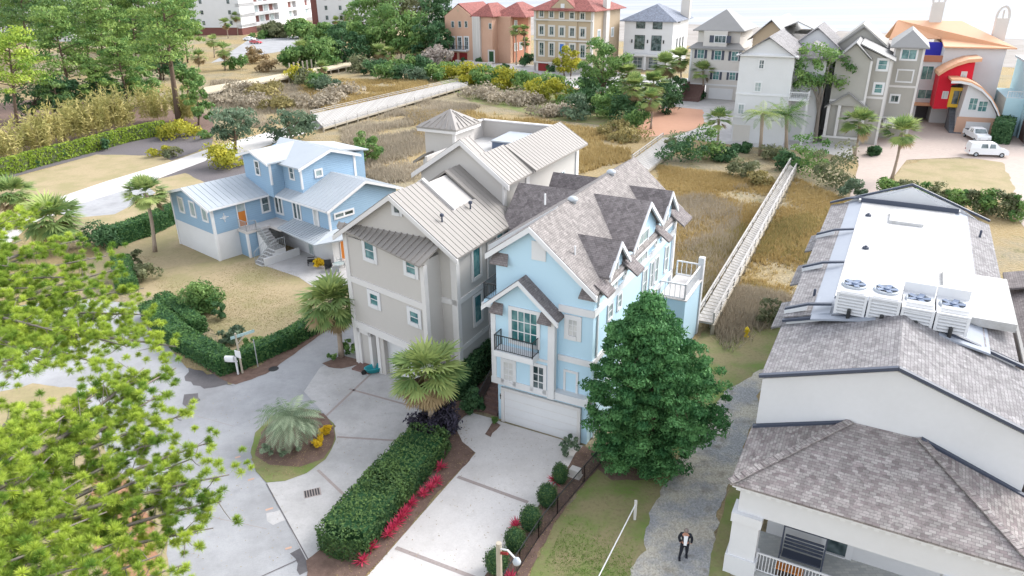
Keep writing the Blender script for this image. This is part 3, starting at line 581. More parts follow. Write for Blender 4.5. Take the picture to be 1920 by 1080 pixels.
for i in range(5): sg.box(3.24, 4.3, 3.195-(i+1)*.3, 3.195-i*.3, .01, .98-i*.2); td.box(3.22, 4.32, 3.16-(i+1)*.3, 3.195-i*.3, .985-i*.2, 1.02-i*.2)
sg.build('stairs', 'white_stucco', hC); td.build('treads', 'metal_grey', hC)
MB(Cc).box(4.34, 4.5, 1.9, 5.6, 0, .75).build('planter_wall', 'white_stucco', hC)
railing(hC, Cc, [(.3, 2.25, 2.6), (1.58, 2.25, 2.6), (1.6, 3.2, 2.55), (3.2, 3.2, 1.2)], .95, 'metal_pole', 'stair_railing', .14, .018)
railing(hC, Cc, [(3.24, 3.3, 1.2), (3.24, 1.7, .2)], .95, 'metal_pole', 'stair_railing', .2, .018); railing(hC, Cc, [(4.3, 4.3, 1.2), (4.3, 3.3, 1.2), (4.3, 1.7, .2)], .95, 'metal_pole', 'stair_railing', .2, .018)
st_ = MB(Cc)
for k in range(8):
    a = k*math.pi/4; r = .42 if k % 2 == 0 else .2; st_.beam((.03, 1.15, 3.95), (.03, 1.15+r*math.cos(a), 3.95+r*math.sin(a)), .05, .06)
st_.build('wall_star', 'white_paint', hC)
# ================================================================== long grey-roofed building on the right
D = Fr(G(1378, 900, 5), -28.3)
hD = thing('building', D.o, 'long white building with grey shingle roofs, a flat white roof top and a corner porch', 'building')
wd = MB(D).prism([(0, 0), (10.3, 0), (10.3, 7.55), (5.1, 9.3), (0, 7.55)], 4.3, 9.9)
wd.prism([(.1, 0), (9.9, 0), (9.9, 8.0), (7.9, 8.6), (2, 8.6), (.1, 8.0)], 9.9, 31)
wd.prism([(1.7, 8.5), (8.2, 8.5), (4.95, 10.05)], 30.9, 31.1).prism([(.1, 7.9), (9.9, 7.9), (8.2, 8.9), (4.95, 10.05), (1.7, 8.9)], 31.1, 31.25)
wd.box(.25, .6, .25, 4.3, 3.3, 4.75).box(.6, 10.2, .25, .6, 3.3, 4.75)
wd.box(1.3, 10.2, 3.0, 4.3, 0, 4.6)
wd.build('wall', 'white_stucco', hD)
MB(D).box(.05, 1.3, .02, 1.0, 2.85, 3.3).box(.12, 1.22, .08, .95, 1.0, 2.85).box(.02, 1.32, 0, 1.02, 0, 1.0).build('porch_column', 'white_paint', hD); MB(D).box(7.9, 8.5, .1, .7, 0, 3.3).build('porch_column', 'white_paint', hD)
tr = MB(D).box(-.05, 10.5, -.12, .3, 4.72, 4.86).box(-.1, .3, .3, 4.3, 4.72, 4.86)
for i in range(26): tr.box(.1+i*.4, .28+i*.4, -.06, .2, 4.58, 4.72)
tr.build('cornice', 'white_paint', hD)
rd = MB(D)
rd.slab([(-.15, -.2, 4.95), (10.6, -.2, 4.95), (6.45, 4.28, 6.45), (3.8, 4.28, 6.45)], .1).slab([(-.15, 4.28, 4.98), (-.15, -.2, 4.95), (3.8, 4.28, 6.45)], .1).slab([(10.6, -.2, 4.95), (10.6, 4.28, 4.98), (6.45, 4.28, 6.45)], .1)
rd.build('porch_roof', 'shingle_mix', hD)
for a, b in (((-.15, -.2, 4.99), (3.8, 4.25, 6.49)), ((10.6, -.2, 4.99), (6.45, 4.25, 6.49))):
    a = np.array(a); b = np.array(b); cp = MB(D)
    for i in range(19):
        p, q = a+(b-a)*i/19, a+(b-a)*(i+1.02)/19; cp.beam(p+[0, 0, .02+.02], q+[0, 0, .015], .34, .05)
    cp.build('hip_cap', 'shingle_mix', hD)
rd = MB(D)
rd.slab([(-.1, 4.25, 7.7), (-.1, 9.95, 7.7), (5.1, 9.95, 9.48), (5.1, 4.25, 9.48)][::-1], .12).slab([(10.5, 4.25, 7.65), (10.5, 9.95, 7.65), (5.1, 9.95, 9.48), (5.1, 4.25, 9.48)], .12)
rd.slab([(-.05, 10, 8.12), (1.15, 10, 8.5), (1.15, 31, 8.5), (-.05, 31, 8.12)], .12).slab([(8.6, 10, 8.55), (10.0, 10, 8.1), (10.0, 31, 8.1), (8.6, 31, 8.55)], .12)
for v in (11, 17.2, 23.4): rd.slab([(-.7, v-.2, 7.0), (.1, v-.2, 7.35), (.1, v+3.2, 7.35), (-.7, v+3.2, 7.0)], .1)
rd.build('roof', 'shingle_grey', hD)
rd = MB(D).slab([(1.15, 10, 8.51), (2.0, 10, 8.8), (2.0, 31, 8.8), (1.15, 31, 8.51)], .1).slab([(7.8, 12, 8.81), (8.6, 12, 8.56), (8.6, 31, 8.56), (7.8, 31, 8.81)], .1).slab([(1.2, 9.4, 8.55), (4.98, 9.4, 9.3), (4.98, 12.4, 9.3), (1.2, 12.4, 8.55)][::-1], .1)
rd.slab([(4.98, 9.4, 9.3), (8.8, 9.4, 8.5), (8.8, 12.4, 8.5), (4.98, 12.4, 9.3)], .1).build('roof_membrane', 'membrane_grey', hD)
MB(D).box(2.0, 7.8, 12.2, 30.9, 8.62, 8.83).box(6.9, 9.9, 12.0, 18.0, 8.6, 9.02).box(1.75, 8.1, 30.3, 30.9, 8.8, 8.95).build('flat_roof', 'membrane_white', hD)
MB(D).box(3.9, 5.9, 26, 28.2, 8.83, 9.02).build('roof_hatch', 'membrane_white', hD)
for v in (10.6, 16.9, 23.2, 30.9):
    MB(D).prism([(-.15, 8.25), (.9, 8.72), (2.0, 8.95), (2.0, 9.05), (.9, 8.84), (-.15, 8.37)], v-.08, v+.1).build('parapet_cap', 'flashing_dark', hD)
for a, b in (((-.15, 4.15, 7.75), (5.1, 4.15, 9.53)), ((5.1, 4.15, 9.53), (10.55, 4.15, 7.7)), ((-.1, 4.2, 5.05), (3.75, 4.2, 6.45)), ((6.5, 4.2, 6.5), (10.4, 4.2, 5.05)), ((-.1, 9.9, 7.95), (5.0, 9.9, 9.6)), ((5.0, 9.9, 9.6), (10.2, 9.9, 7.95)), ((0, 31.2, 8.3), (4.95, 31.2, 10.25)), ((4.95, 31.2, 10.25), (10, 31.2, 8.3))):
    MB(D).beam(a, b, .2, .13).build('flashing', 'flashing_dark', hD)
MB(D).box(1.9, 8.0, 30.2, 30.32, 8.83, 9.15).build('flashing', 'flashing_dark', hD)
for v in (10.75, 17.05, 23.35): MB(D).prism([(-.15, 8.05), (.9, 8.5), (.9, 8.72), (-.15, 8.25)], v-.3, v-.09).build('parapet', 'white_paint', hD)
for u, v in ((1.0, 12.6), (2.6, 27), (2.9, 20.2), (9.2, 27)):
    z = 8.83 if 2 < u < 8 else 8.35; MB(D).lathe((u, v, z), [(.07, 0), (.07, .45), (.03, .5)] if not 2 < u < 8 else [(.2, 0), (.17, .12), (.08, .14), (.08, .2)], 10).build('vent_pipe', 'flashing_dark', hD)
MB(D).box(.1, 10.2, .1, 3.0, .15, .3).build('porch_floor', 'tile_floor', hD)
railing(hD, D, [(1.3, .4, .3), (7.9, .4, .3)], 1.0, 'white_paint', 'porch_railing', .13, .03)
f = win(hD, D, 'v', 3.0, 3.9, 4.7, .35, 2.3, glass='glass_dark', fw=.25, name='door', proud=.1)
# air conditioning units
for i in range(4):
    u0 = 2.15+i*1.42
    a = thing('air_conditioner', D.W((u0+.65, 10.5, 9.0)), 'large white rooftop air conditioner with louvred front, %s of four' % ('leftmost', 'second from the left', 'third from the left', 'rightmost')[i], 'air conditioner', 'air conditioners in a row on the roof')
    t = 10.05 if i < 2 else 9.85
    MB(D).box(u0, u0+1.34, 9.85, 12.0, 9.25, t).box(u0, u0+.12, 9.7, 9.85, 8.95, t+.05).box(u0+1.24, u0+1.36, 9.7, 9.85, 8.95, t+.05).box(u0, u0+1.36, 9.68, 9.86, t-.1, t+.06).build('casing', 'white_paint', a)
    if i >= 2: MB(D).box(u0, u0+1.36, 11.85, 12.05, 9.2, 10.35).build('back_screen', 'white_paint', a)
    lv = MB(D)
    for k in range(8): z = 9.05+k*.16; lv.slab([(u0+.12, 9.68, z), (u0+1.24, 9.68, z), (u0+1.24, 9.83, z+.1), (u0+.12, 9.83, z+.1)], .04)
    lv.build('louvre', 'white_paint', a)
    MB(D).box(u0+.1, u0+1.26, 9.84, 9.848, 8.95, t-.12).build('grille_back', 'flashing_dark', a)
    c = (u0+.67, 10.95, t)
    MB(D).lathe(c, [(.58, 0), (.58, .08), (.52, .11), (.49, .11), (.47, .04)], 24).build('fan_ring', 'metal_light', a, True)
    fn = MB(D).lathe((c[0], c[1], c[2]+.1), [(.14, 0), (.14, .06), (.02, .08)], 12)
    for k in range(5): an = k*math.tau/5; fn.beam((c[0]+.1*math.cos(an), c[1]+.1*math.sin(an), c[2]+.1), (c[0]+.5*math.cos(an), c[1]+.5*math.sin(an), c[2]+.14), .24, .02)
    fn.build('fan', 'spa_cover', a)
    MB(D).lathe((u0+.68, 9.58, 8.75), [(.09, 0), (.09, .55), (.06, .6), (.02, .62)], 10).box(u0+.6, u0+.76, 9.55, 9.7, 9.15, 9.3).build('pipe_cover', 'black_iron', a)
# ================================================================== houses behind the marsh
def hip(mb, u0, u1, v0, v1, z, h, o=.6, t=.18):
    u0 -= o; u1 += o; v0 -= o; v1 += o; d = min(u1-u0, v1-v0)/2
    if v1-v0 >= u1-u0: r0, r1 = ((u0+u1)/2, v0+d, z+h), ((u0+u1)/2, v1-d, z+h)
    else: r0, r1 = (u0+d, (v0+v1)/2, z+h), (u1-d, (v0+v1)/2, z+h)
    a, b, c, e = (u0, v0, z), (u1, v0, z), (u1, v1, z), (u0, v1, z)
    if v1-v0 >= u1-u0:
        mb.slab([a, b, r0], t).slab([c, e, r1], t).slab([b, c, r1, r0], t).slab([e, a, r0, r1], t)
    else: mb.slab([e, a, r0], t).slab([b, c, r1], t).slab([a, b, r1, r0], t).slab([c, e, r0, r1], t)
    return mb
def gable_v(mb, u0, u1, v0, v1, z, h, o=.4, t=.16):
    um = (u0+u1)/2; k = h/(um-u0)*o
    mb.slab([(u0-o, v0-o, z-k), (um, v0-o, z+h), (um, v1, z+h), (u0-o, v1, z-k)], t); return mb.slab([(um, v0-o, z+h), (u1+o, v0-o, z-k), (u1+o, v1, z-k), (um, v1, z+h)], t)
# salmon villa
f1 = Fr(G(888, 118), -28.3); uL = f1.V(835, 60, 0)[0]
h1 = thing('villa', f1.o, 'salmon stucco villa with red tile roofs and a pale stone tower', 'house')
MB(f1).prism([(uL, 0), (0, 0), (0, 12.2), (uL/2, 15.2), (uL, 12.2)], 0, 14).box(2.5, 6.0, .4, 12, 0, 12.4).box(0, 10, 3.5, 16, 0, 12.2).build('wall', 'salmon', h1)
MB(f1).box(6, 10.2, 5, 14, 0, 12).build('rear_wall', 'rust_wall', h1)
MB(f1).box(.05, 2.5, -.3, 6, 0, 12.3).build('tower', 'stone', h1)
r = gable_v(MB(f1), uL, 0, .7, 14, 12.4, 3.2); hip(r, 0, 6.2, .4, 12, 12.4, 3.2); hip(r, 4, 14, 4.5, 18, 12.2, 3.5); r.build('roof', 'roof_red', h1)
for x in (846.5, 859.5, 871.5): pwin(h1, f1, 'v', 0, x, 40, x+5, 51, fw=.12, frame='stone')
for x in (846, 859, 871.5): pwin(h1, f1, 'v', 0, x, 70, x+6.5, 92, fw=.35, frame='white_stucco', nx=2, nz=3)
pwin(h1, f1, 'v', .4, 917, 44, 921.5, 54, fw=.15, frame='stone'); pwin(h1, f1, 'v', .4, 917, 96, 926, 116, glass='leaf_dark', fw=.4, frame='stone', name='entry')
for v0, z0, z1 in ((5.5, 8.5, 11), (5.5, 3.2, 5), (8.5, 3.2, 5)): win(h1, f1, 'u', 10.2, v0, v0+1.5, z0, z1, glass='glass_pale', nx=3, fw=.2)
for u_ in (uL+1, uL+4.4): MB(f1).box(u_, u_+2.6, -.05, .02, 0, 2.6).build('garage_door', 'dark_red_door', h1)
MB(f1).box(uL+.6, uL+7.4, -1.2, 0, 3.1, 3.5).build('balcony', 'white_stucco', h1); railing(h1, f1, [(uL+.7, -1.1, 3.5), (uL+7.3, -1.1, 3.5)], 1, step=.4, bar=.04)
MB(f1).prism([(uL/2-.2, 13.4), (uL/2+.2, 13.4), (uL/2+.2, 14.0), (uL/2-.2, 14.0)], -.05, 0).build('gable_vent', 'tan_wall', h1)
wl = MB(f1).box(-3.5, 2.5, -4, -3.6, 0, 1.1).box(4, 9, -6, -5.6, 0, 1.1).build('garden_wall', 'stone', None, at=f1.W((0, -4, 0)))
tag(wl, 'low pale stone garden wall in front of the salmon villa', 'wall')
# tan villa
f2 = Fr(G(1002, 132), -32); uR = f2.V(1111, 60, 0)[0]
h2 = thing('villa', f2.o, 'tan four-storey villa with a red tile roof, white quoins and a bright blue front door', 'house')
zt = f2.V(1003, 18, 0)[2]; MB(f2).box(0, uR, 0, 16, 0, zt).prism([(uR*.25, zt), (uR*.75, zt), (uR*.5, zt+3)], -.3, 6).box(uR*.25, uR*.75, -.3, 0, 3, zt).build('wall', 'tan_wall', h2)
r = MB(f2); hip(r, 0, uR, 0, 16, zt, 4.6, 1.2); gable_v(r, uR*.25, uR*.75, 0, 8, zt, 3.2, .3); r.build('roof', 'roof_red', h2)
zz = [f2.V(1050, y, 0)[2] for y in (118, 75, 37)]
t = MB(f2); [t.box(-.06, uR+.06, -.45, 0, z-.25, z+.1) for z in zz]; t.box(-.1, .5, -.1, .5, 0, zt).box(uR-.5, uR+.1, -.1, .5, 0, zt).box(0, uR, -.1, 0, 0, zz[0]).build('trim', 'cream_stucco', h2)
for i, x in enumerate((1012, 1030.8, 1050, 1069.3, 1089)):
    c = -.3 if i in (1, 2, 3) else 0
    pwin(h2, f2, 'v', c, x, 20+i*1.2, x+6.5, 31+i*1.2, nx=2, fw=.3, frame='cream_stucco'); pwin(h2, f2, 'v', c, x, 49+i*1.2, x+7, 64+i*1.2, nx=2, fw=.45, frame='cream_stucco')
    pwin(h2, f2, 'v', c, x, 80+i*1.2, x+7, 103+i*1.2, nx=2 if i != 2 else 1, nz=2, fw=.4, frame='cream_stucco', glass='blue_door' if i == 2 else 'glass_dark', name='door' if i == 2 else 'window')
MB(f2).lathe((uR/2, -.33, zt+1.0), [(.01, 0), (.01, .01)], 4).box(uR/2-.5, uR/2+.5, -.42, -.3, zt+.5, zt+1.5).build('oval_window', 'white_paint', h2)
MB(f2).box(1.2, 4.2, -.16, -.1, 0, 2.4).build('garage_door', 'dark_red_door', h2); MB(f2).box(uR-.3, uR+.8, 6, 8, 0, zt+5).build('chimney', 'cream_stucco', h2)
for v0 in (3, 11): win(h2, f2, 'u', uR, v0, v0+1.2, 8.2, 10, glass='glass_pale', nx=2, fw=.3)
# white villa
f3 = Fr(G(1167, 128), -27); uR = f3.V(1261, 70, 0)[0]; zt = f3.V(1165, 38, 0)[2]
h3 = thing('villa', f3.o, 'bright white villa with a slate blue hip roof, black framed windows and a balcony', 'house')
MB(f3).box(0, uR, 0, 15, 0, zt).build('wall', 'white_stucco', h3); r = MB(f3); hip(r, 0, uR, 0, 15, zt, 3.7, 1.0); r.build('roof', 'roof_slate', h3)
MB(f3).box(uR*.9, uR+1, 11, 12.5, zt, zt+5).build('chimney', 'cream_stucco', h3)
for q in ((1194, 40, 1209, 53), (1225, 41, 1241, 54.5), (1191, 66, 1207.5, 92), (1222.5, 67, 1238.5, 95)): pwin(h3, f3, 'v', 0, *q, frame='black_iron', fw=.08, nx=2, nz=2)
for q in ((1188, 107, 1203, 127), (1217, 108, 1232, 128)): pwin(h3, f3, 'v', 0, *q, frame='white_stucco', fw=.3, nx=2, nz=3)
zs = f3.V(1167, 99, 0)[2]; MB(f3).box(.5, uR-.5, -1.6, 0, zs-.5, zs).box(.6, 1.2, -1.5, -1, 0, zs-.4).box(uR/2-.3, uR/2+.3, -1.5, -1, 0, zs-.4).box(uR-1.2, uR-.6, -1.5, -1, 0, zs-.4).build('balcony', 'white_stucco', h3)
for u in (2.2, uR/2, uR-2.2): MB(f3).box(u-.15, u+.15, -.2, 0, zs+2.6, zs+3.4).build('wall_lamp', 'black_iron', h3)
for v0 in (4, 7, 10): win(h3, f3, 'u', uR, v0, v0+1, zs+1, zs+3.5, frame='black_iron', fw=.08)
lp = thing('street_lamp', G(1263, 128), 'tall black lamp post in front of the white villa corner', 'street lamp')
g = G(1263, 128); MB().lathe(g, [(.2, 0), (.1, .5), (.08, 11)], 8).build('pole', 'black_iron', lp); MB().lathe((g[0], g[1], 11), [(.1, 0), (.9, .25), (.9, .45), (.2, .6)], 10).build('lamp_head', 'black_iron', lp)
# cream house
f4 = Fr(G(1329, 186), -29); uL = f4.V(1296, 95, 0)[0]; uR = f4.V(1392, 100, 0)[0]; z1 = f4.V(1340, 90, 0)[2]
h4 = thing('house', f4.o, 'cream house with dark shutters, grey hip roof, brick entry stairs and white garage door', 'house')
MB(f4).box(uL, uR, 0, 12, 2.8, z1).box(-.8, uR, 0, 12, 0, 2.8).box(uL+.8, uR-1, 1.2, 12, z1, z1+3.2).box(uL+2.2, uR-3.2, .1, 2, z1, z1+3.1).build('wall', 'cream_stucco', h4)
r = MB(f4); hip(r, uL+.6, uR-.8, 1.0, 12, z1+3.2, 3.6, .7); r.slab([(uL-.6, -.6, z1-.1), (uR+.6, -.6, z1-.1), (uR-1, 1.2, z1+.9), (uL+.8, 1.2, z1+.9)], .15); r.build('roof', 'metal_grey', h4)
pwin(h4, f4, 'v', .1, 1341, 67, 1360, 80, nx=3, nz=1, fw=.15, shutters='flashing_dark')
for q in ((1309, 93, 1319, 109), (1341, 95, 1351, 112), (1373, 97, 1383, 114), (1338, 132, 1347, 149), (1369, 134, 1378, 150)): pwin(h4, f4, 'v', 0, *q, nx=2, nz=2, fw=.12, shutters='flashing_dark', glass='glass_teal')
pwin(h4, f4, 'v', 0, 1331, 166, 1371, 186, glass='white_paint', fw=.15, name='garage_door')
t = MB(f4); [t.box(uL-.05, uR+.05, -.08, 0, z, z+.3) for z in (2.7, z1-.4, z1*.55)]; t.box(uL-.1, uL+.25, -.1, .2, 0, z1).build('trim', 'white_paint', h4)
st = MB(f4); [st.box(uL+.3, -1.0, -4.2+i*.35, -4.2+(i+1)*.35, 0, .23*(i+1)) for i in range(12)]; st.box(uL, uL+.3, -4.2, 0, 0, 3.2).build('entry_stairs', 'brick_steps', h4)
# pale beige house in front of it
f5 = Fr(G(1370, 265), -26); uR = f5.V(1483, 160, 0)[0]; zt = f5.V(1387, 101, 0)[2]
h5 = thing('house', f5.o, 'pale three-storey stucco house with a pedimented gable and date palms at its front', 'house')
MB(f5).box(0, uR, 0, 14, 0, zt).prism([(0, zt), (uR, zt), (uR/2, zt+2.2)], 0, 14).box(uR-.2, uR+4, 4, 22, 0, zt-.6).box(uR-2, uR+5, 14, 26, 0, zt).prism([(uR-2, zt), (uR+5, zt), (uR+1.5, zt+2.6)], 14, 26).build('wall', 'white_stucco', h5)
r = MB(f5); gable_v(r, 0, uR, 0, 15, zt, 2.5, .5); gable_v(r, uR-2, uR+5, 14, 26, zt, 2.9, .5); hip(r, uR-.5, uR+4, 4, 14, zt-.6, 1.8, .5); r.build('roof', 'shingle_grey', h5)
t = MB(f5); [t.box(-.06, uR+.06, -.1, 0, z, z+.25) for z in (3.6, 7.0, zt-.1)]; t.box(-.5, uR+.5, -.5, 0, zt-.2, zt).build('trim', 'white_paint', h5)
for q, gl in (((1425, 113, 1431, 128), 'glass_dark'), ((1417, 155, 1425, 171), 'glass_pale'), ((1386, 196, 1393, 213), 'glass_pale')): pwin(h5, f5, 'v', 0, *q, glass=gl, nx=2, nz=2, fw=.18)
for v, z in ((5.5, 8), (5.5, 4.2), (9, 8), (9, 4.2)): win(h5, f5, 'u', uR+4, v, v+1, z, z+1.8, nx=2, nz=2, fw=.15)
MB(f5).box(uR, uR+2.6, -.5, 4, 6.6, 6.8).box(uR+2.4, uR+2.6, -.5, -.3, 0, 6.6).box(uR+2.4, uR+2.6, 1.6, 1.8, 0, 6.6).build('side_balcony', 'white_stucco', h5); railing(h5, f5, [(uR, -.45, 6.8), (uR+2.5, -.45, 6.8), (uR+2.5, 4, 6.8)], 1, 'white_paint', step=.25, bar=.04)
MB(f5).box(.2, 2.6, -.06, 0, 0, 2.6).build('garage_door', 'cream_stucco', h5)
# yellowish house behind
f7 = Fr(f5.W((5.5, 27, 0)), -28.3); zt = f7.V(1430, 66, 0)[2]; u0 = f7.V(1412, 70, 0)[0]; u1 = f7.V(1475, 80, 0)[0]; zr = f7.V(1452, 36, 0)[2]
h7 = thing('house', f7.W(((u0+u1)/2, 0, 0)), 'sandy yellow gabled house mostly hidden behind the pale pedimented house', 'house')
MB(f7).prism([(u0, 0), (u1, 0), (u1, zt), ((u0+u1)/2, zr-.4), (u0, zt)], 0, 16).build('wall', 'tan_wall', h7); r = MB(f7); gable_v(r, u0, u1, 0, 18, zt, zr-zt, .8); gable_v(r, u1-4, u1+6, 4, 18, zt, zr-zt-.5, .5); r.build('roof', 'metal_grey', h7); MB(f7).box(u1-1, u1+5, 5, 17, 0, zt).build('side_wall', 'cream_stucco', h7)
# taupe grey house
f6 = Fr(G(1642, 272), -27)
h6 = thing('house', f6.o, 'taupe grey house of stepped tall gabled blocks with white trim and a small portico', 'house')
w3 = f6.V(1640, 140, 0)[0]; w3 = -2.6; z3 = f6.V(1676, 112, 0)[2]
v2 = -1.2; u2 = -7.2; v4 = 5.5; u4 = f6.V(1722, 150, v4)[0]; z4 = f6.V(1700, 88, v4)[2]
m = MB(f6).box(w3, 0, 0, 10, 0, z3).prism([(u2, 0), (w3, 0), (w3, z3-.2), ((u2+w3)/2, z3+2.0), (u2, z3-.2)], v2, 10).box(0, u4, v4, 18, 0, z4).prism([(u2-1, 0), (w3+1.5, 0), (w3+1.5, z3+1), ((u2+w3)/2, z3+4), (u2-1, z3+1)], 10, 20)
m.prism([((u2+w3)/2, z3-.4), (0, z3-.4), (0, z3-.2), ((u2+w3)/2, z3+1.95)], .02, 9.9).build('wall', 'taupe_wall', h6)
r = MB(f6); um = (u2+w3)/2; r.slab([(u2-.5, v2-.5, z3-.6), (um, v2-.5, z3+2.3), (um, 10, z3+2.3), (u2-.5, 10, z3-.6)], .16).slab([(um, v2-.5, z3+2.3), (w3, v2-.5, z3+.15), (w3, 10, z3+.15), (um, 10, z3+2.3)], .16).slab([(um+.6, -.5, z3+2.05), (.5, -.5, z3-.15), (.5, 10, z3-.15), (um+.6, 10, z3+2.05)], .16)
hip(r, 0, u4, v4, 18, z4, 2.2, .6); gable_v(r, u2-1, w3+1.5, 10, 20, z3+.8, 2.9, .5); r.build('roof', 'metal_grey', h6)
for b in ((w3-.1, w3+.2, v2-.08, v2+.1, 0, z3-.2), (-.25, .08, -.08, .2, 0, z3-.1), (u4-.2, u4+.1, v4-.08, v4+.2, 0, z4), (0, .25, v4-.08, v4, 3, z4), (u2, w3, v2-.06, v2, 6.1, 6.4), (w3, 0, -.06, 0, 6.6, 6.9), (0, u4, v4-.06, v4, 7.6, 7.9), (0, u4, v4-.06, v4, 3.0, 3.25)): MB(f6).box(*b).build('trim', 'grey_trim', h6)
for q in ((1649, 113, 1661, 130), (1642, 158, 1652, 174)): pwin(h6, f6, 'v', 0, *q, glass='glass_teal', fw=.3, nz=2)
pwin(h6, f6, 'v', v4, 1693, 93, 1716, 111, glass='glass_teal', nx=2, fw=.25); pwin(h6, f6, 'v', v4, 1685, 132, 1708, 153, glass='taupe_wall', fw=.2, name='blind_panel'); pwin(h6, f6, 'v', v4, 1672, 179, 1683, 191, nx=2, fw=.25)
MB(f6).box(.4, u4-.5, 1.5, v4, 2.4, 2.8).build('terrace', 'concrete_new', h6); railing(h6, f6, [(.5, 1.6, 2.8), (u4-.6, 1.6, 2.8)], .9, step=.3)
fp = Fr(G(1540, 268), -27); zz = fp.V(1546, 196, 0)[2]; uu = fp.V(1626, 196, 0)[0]
MB(fp).prism([(0, zz), (uu, zz), (uu/2, zz+1.7)], 0, 5).box(0, uu, 4.6, 5, 0, zz).box(0, uu, 0, 4.8, 0, 1.0).build('portico_wall', 'taupe_wall', h6); r = MB(fp); gable_v(r, 0, uu, 0, 5, zz, 1.9, .4); r.build('portico_roof', 'metal_grey', h6)
MB(fp).box(0, .4, 0, .4, 1, zz).box(uu*.28, uu*.28+.4, 0, .4, 1, zz).box(uu-.4, uu, 0, .4, 1, zz).box(-.2, uu+.2, -.1, .3, .9, 1.15).build('portico_trim', 'grey_trim', h6)
for i, q in enumerate(((.5, 1.6), (2.2, 3.4), (3.8, 5.0))):
    so_ = thing('outdoor_sofa', fp.W((q[0]+.5, 1.2, 1.0)), 'dark blue outdoor sofa on the portico of the taupe house, %s of three' % ('left', 'middle', 'right')[i], 'sofa', 'blue sofas on the portico')
    MB(fp).box(q[0], q[1], .7, 1.6, 1.02, 1.42).build('seat', 'blue_fabric', so_); MB(fp).box(q[0], q[1], 1.45, 1.7, 1.42, 1.85).build('backrest', 'blue_fabric', so_)
# orange-roofed villa with red wall
f8 = Fr(G(1811, 251), -22); q = lambda x, y, v=0: f8.V(x, y, v)
h8 = thing('villa', f8.o, 'modern villa with orange metal roof, curved red wall and orange arch over its garage', 'house')
vb = 8.; zt = f8.V(1850, 88, vb)[2]; ur = f8.V(1886, 100, vb)[0]; ul = f8.V(1772, 90, vb)[0]
MB(f8).box(ul, ur, vb, 22, 0, zt).build('wall', 'white_stucco', h8)
u7 = f8.V(1722, 160, vb)[0]; z7 = f8.V(1740, 116, vb)[2]; MB(f8).box(u7, ul, vb+.3, 20, 3.0, z7).box(u7, u7+.4, vb+.3, 20, 0, 3).build('side_wing', 'white_stucco', h8)
MB(f8).box(u7, ul, vb+.1, vb+.4, z7, z7+1).build('parapet', 'rust_wall', h8); MB(f8).box(u7, ul, vb+3, vb+3.2, z7, zt+.3).build('sail_wall', 'royal_blue', h8)
MB(f8).box(u7+.4, ul+1, vb+4, vb+4.2, 0, 3.0).build('carport_back', 'mulch_dark', h8)
MB(f8).box(u7-.3, ul, vb-.2, vb+.3, 2.7, 3.2).build('carport_beam', 'roof_orange', h8)
r = MB(f8)
e0, e1 = (ul-6.5, vb+2, zt+.0), (ur+1.2, vb-.8, zt); 
r.slab([(ul-.3, vb-.8, zt), (ur+1.2, vb-.8, zt), (ur-6, 15, zt+3.4), (ul-7, 15, zt+3.4), (ul-8, vb+4, zt+.6), (ul-.3, vb+4, zt+.9)], .2)
r.slab([(ur+1.2, vb-.8, zt), (ur+1.2, 23, zt), (ur-6, 15, zt+3.4)], .2).slab([(ur+1.2, 23, zt), (ul-8, 23, zt), (ul-7, 15, zt+3.4), (ur-6, 15, zt+3.4)], .2)
r.build('roof', 'roof_orange', h8)
vr = 3.5; pts = [q(x, y, vr) for x, y in ((1749, 204), (1776, 204), (1784, 160), (1822, 152), (1829, 116), (1800, 121), (1778, 131), (1762, 141))]
MB(f8).prism([(p[0], p[2]) for p in pts], vr, vr+4.6).build('red_wall', 'red_wall', h8)
ar = [q(x, y, vr) for x, y in ((1759, 139), (1775, 129), (1795, 120), (1815, 114), (1840, 112))]; mb = MB(f8)
for a, b in zip(ar, ar[1:]): mb.slab([(a[0], vr-.8, a[2]+.3), (b[0], vr-.8, b[2]+.3), (b[0], vr+4.6, b[2]+.3), (a[0], vr+4.6, a[2]+.3)], .5)
mb.build('upper_arch', 'roof_orange', h8)
ar = [q(x, y, 0) for x, y in ((1783, 152), (1800, 152), (1820, 156), (1840, 167), (1857, 185), (1868, 205), (1874, 222))]; mb = MB(f8); m2 = MB(f8)
for a, b in zip(ar, ar[1:]):
    mb.slab([(a[0], -.6, a[2]+.35), (b[0], -.6, b[2]+.35), (b[0], vb, b[2]+.35), (a[0], vb, a[2]+.35)], .3); m2.slab([(a[0], -.75, a[2]+.1), (b[0], -.75, b[2]+.1), (b[0], -.45, b[2]+.1), (a[0], -.45, a[2]+.1)], .35)
mb.build('lower_arch', 'roof_orange', h8); m2.build('arch_trim', 'white_paint', h8)
us = q(1807, 170)[0]; MB(f8).prism([(us, 0)]+[(ar[-1][0]-.3, 0)]+[(p[0]-.2, p[2]-.1) for p in ar[::-1][:-2]], 0, 7.9).build('garage_wing', 'white_stucco', h8)
MB(f8).box(us-.05, ar[-1][0]-.3, -.12, 0, 0, 2.6).build('garage_base', 'salmon', h8)
pwin(h8, f8, 'v', -.12, 1813, 229, 1851, 250, glass='white_paint', fw=.1, name='garage_door')
for r_ in ((1820, 184, 1829, 206), (1837, 190, 1848, 209)): pwin(h8, f8, 'v', 0, *r_, glass='glass_teal', fw=.1, nx=2, nz=2)
for r_ in ((1731, 124, 1746, 149), (1723, 168, 1748, 185)): pwin(h8, f8, 'v', vb+.3, *r_, glass='glass_teal', fw=.15, nx=2)
for r_ in ((1804, 135, 1810, 147), (1769, 172, 1775, 184)): pwin(h8, f8, 'v', vr, *r_, glass='glass_curtain', fw=.1, nx=2)
pwin(h8, f8, 'v', vr-.02, 1789, 170, 1806, 196, glass='glass_dark', frame='yellow_wall', fw=.5, nx=2, name='door')
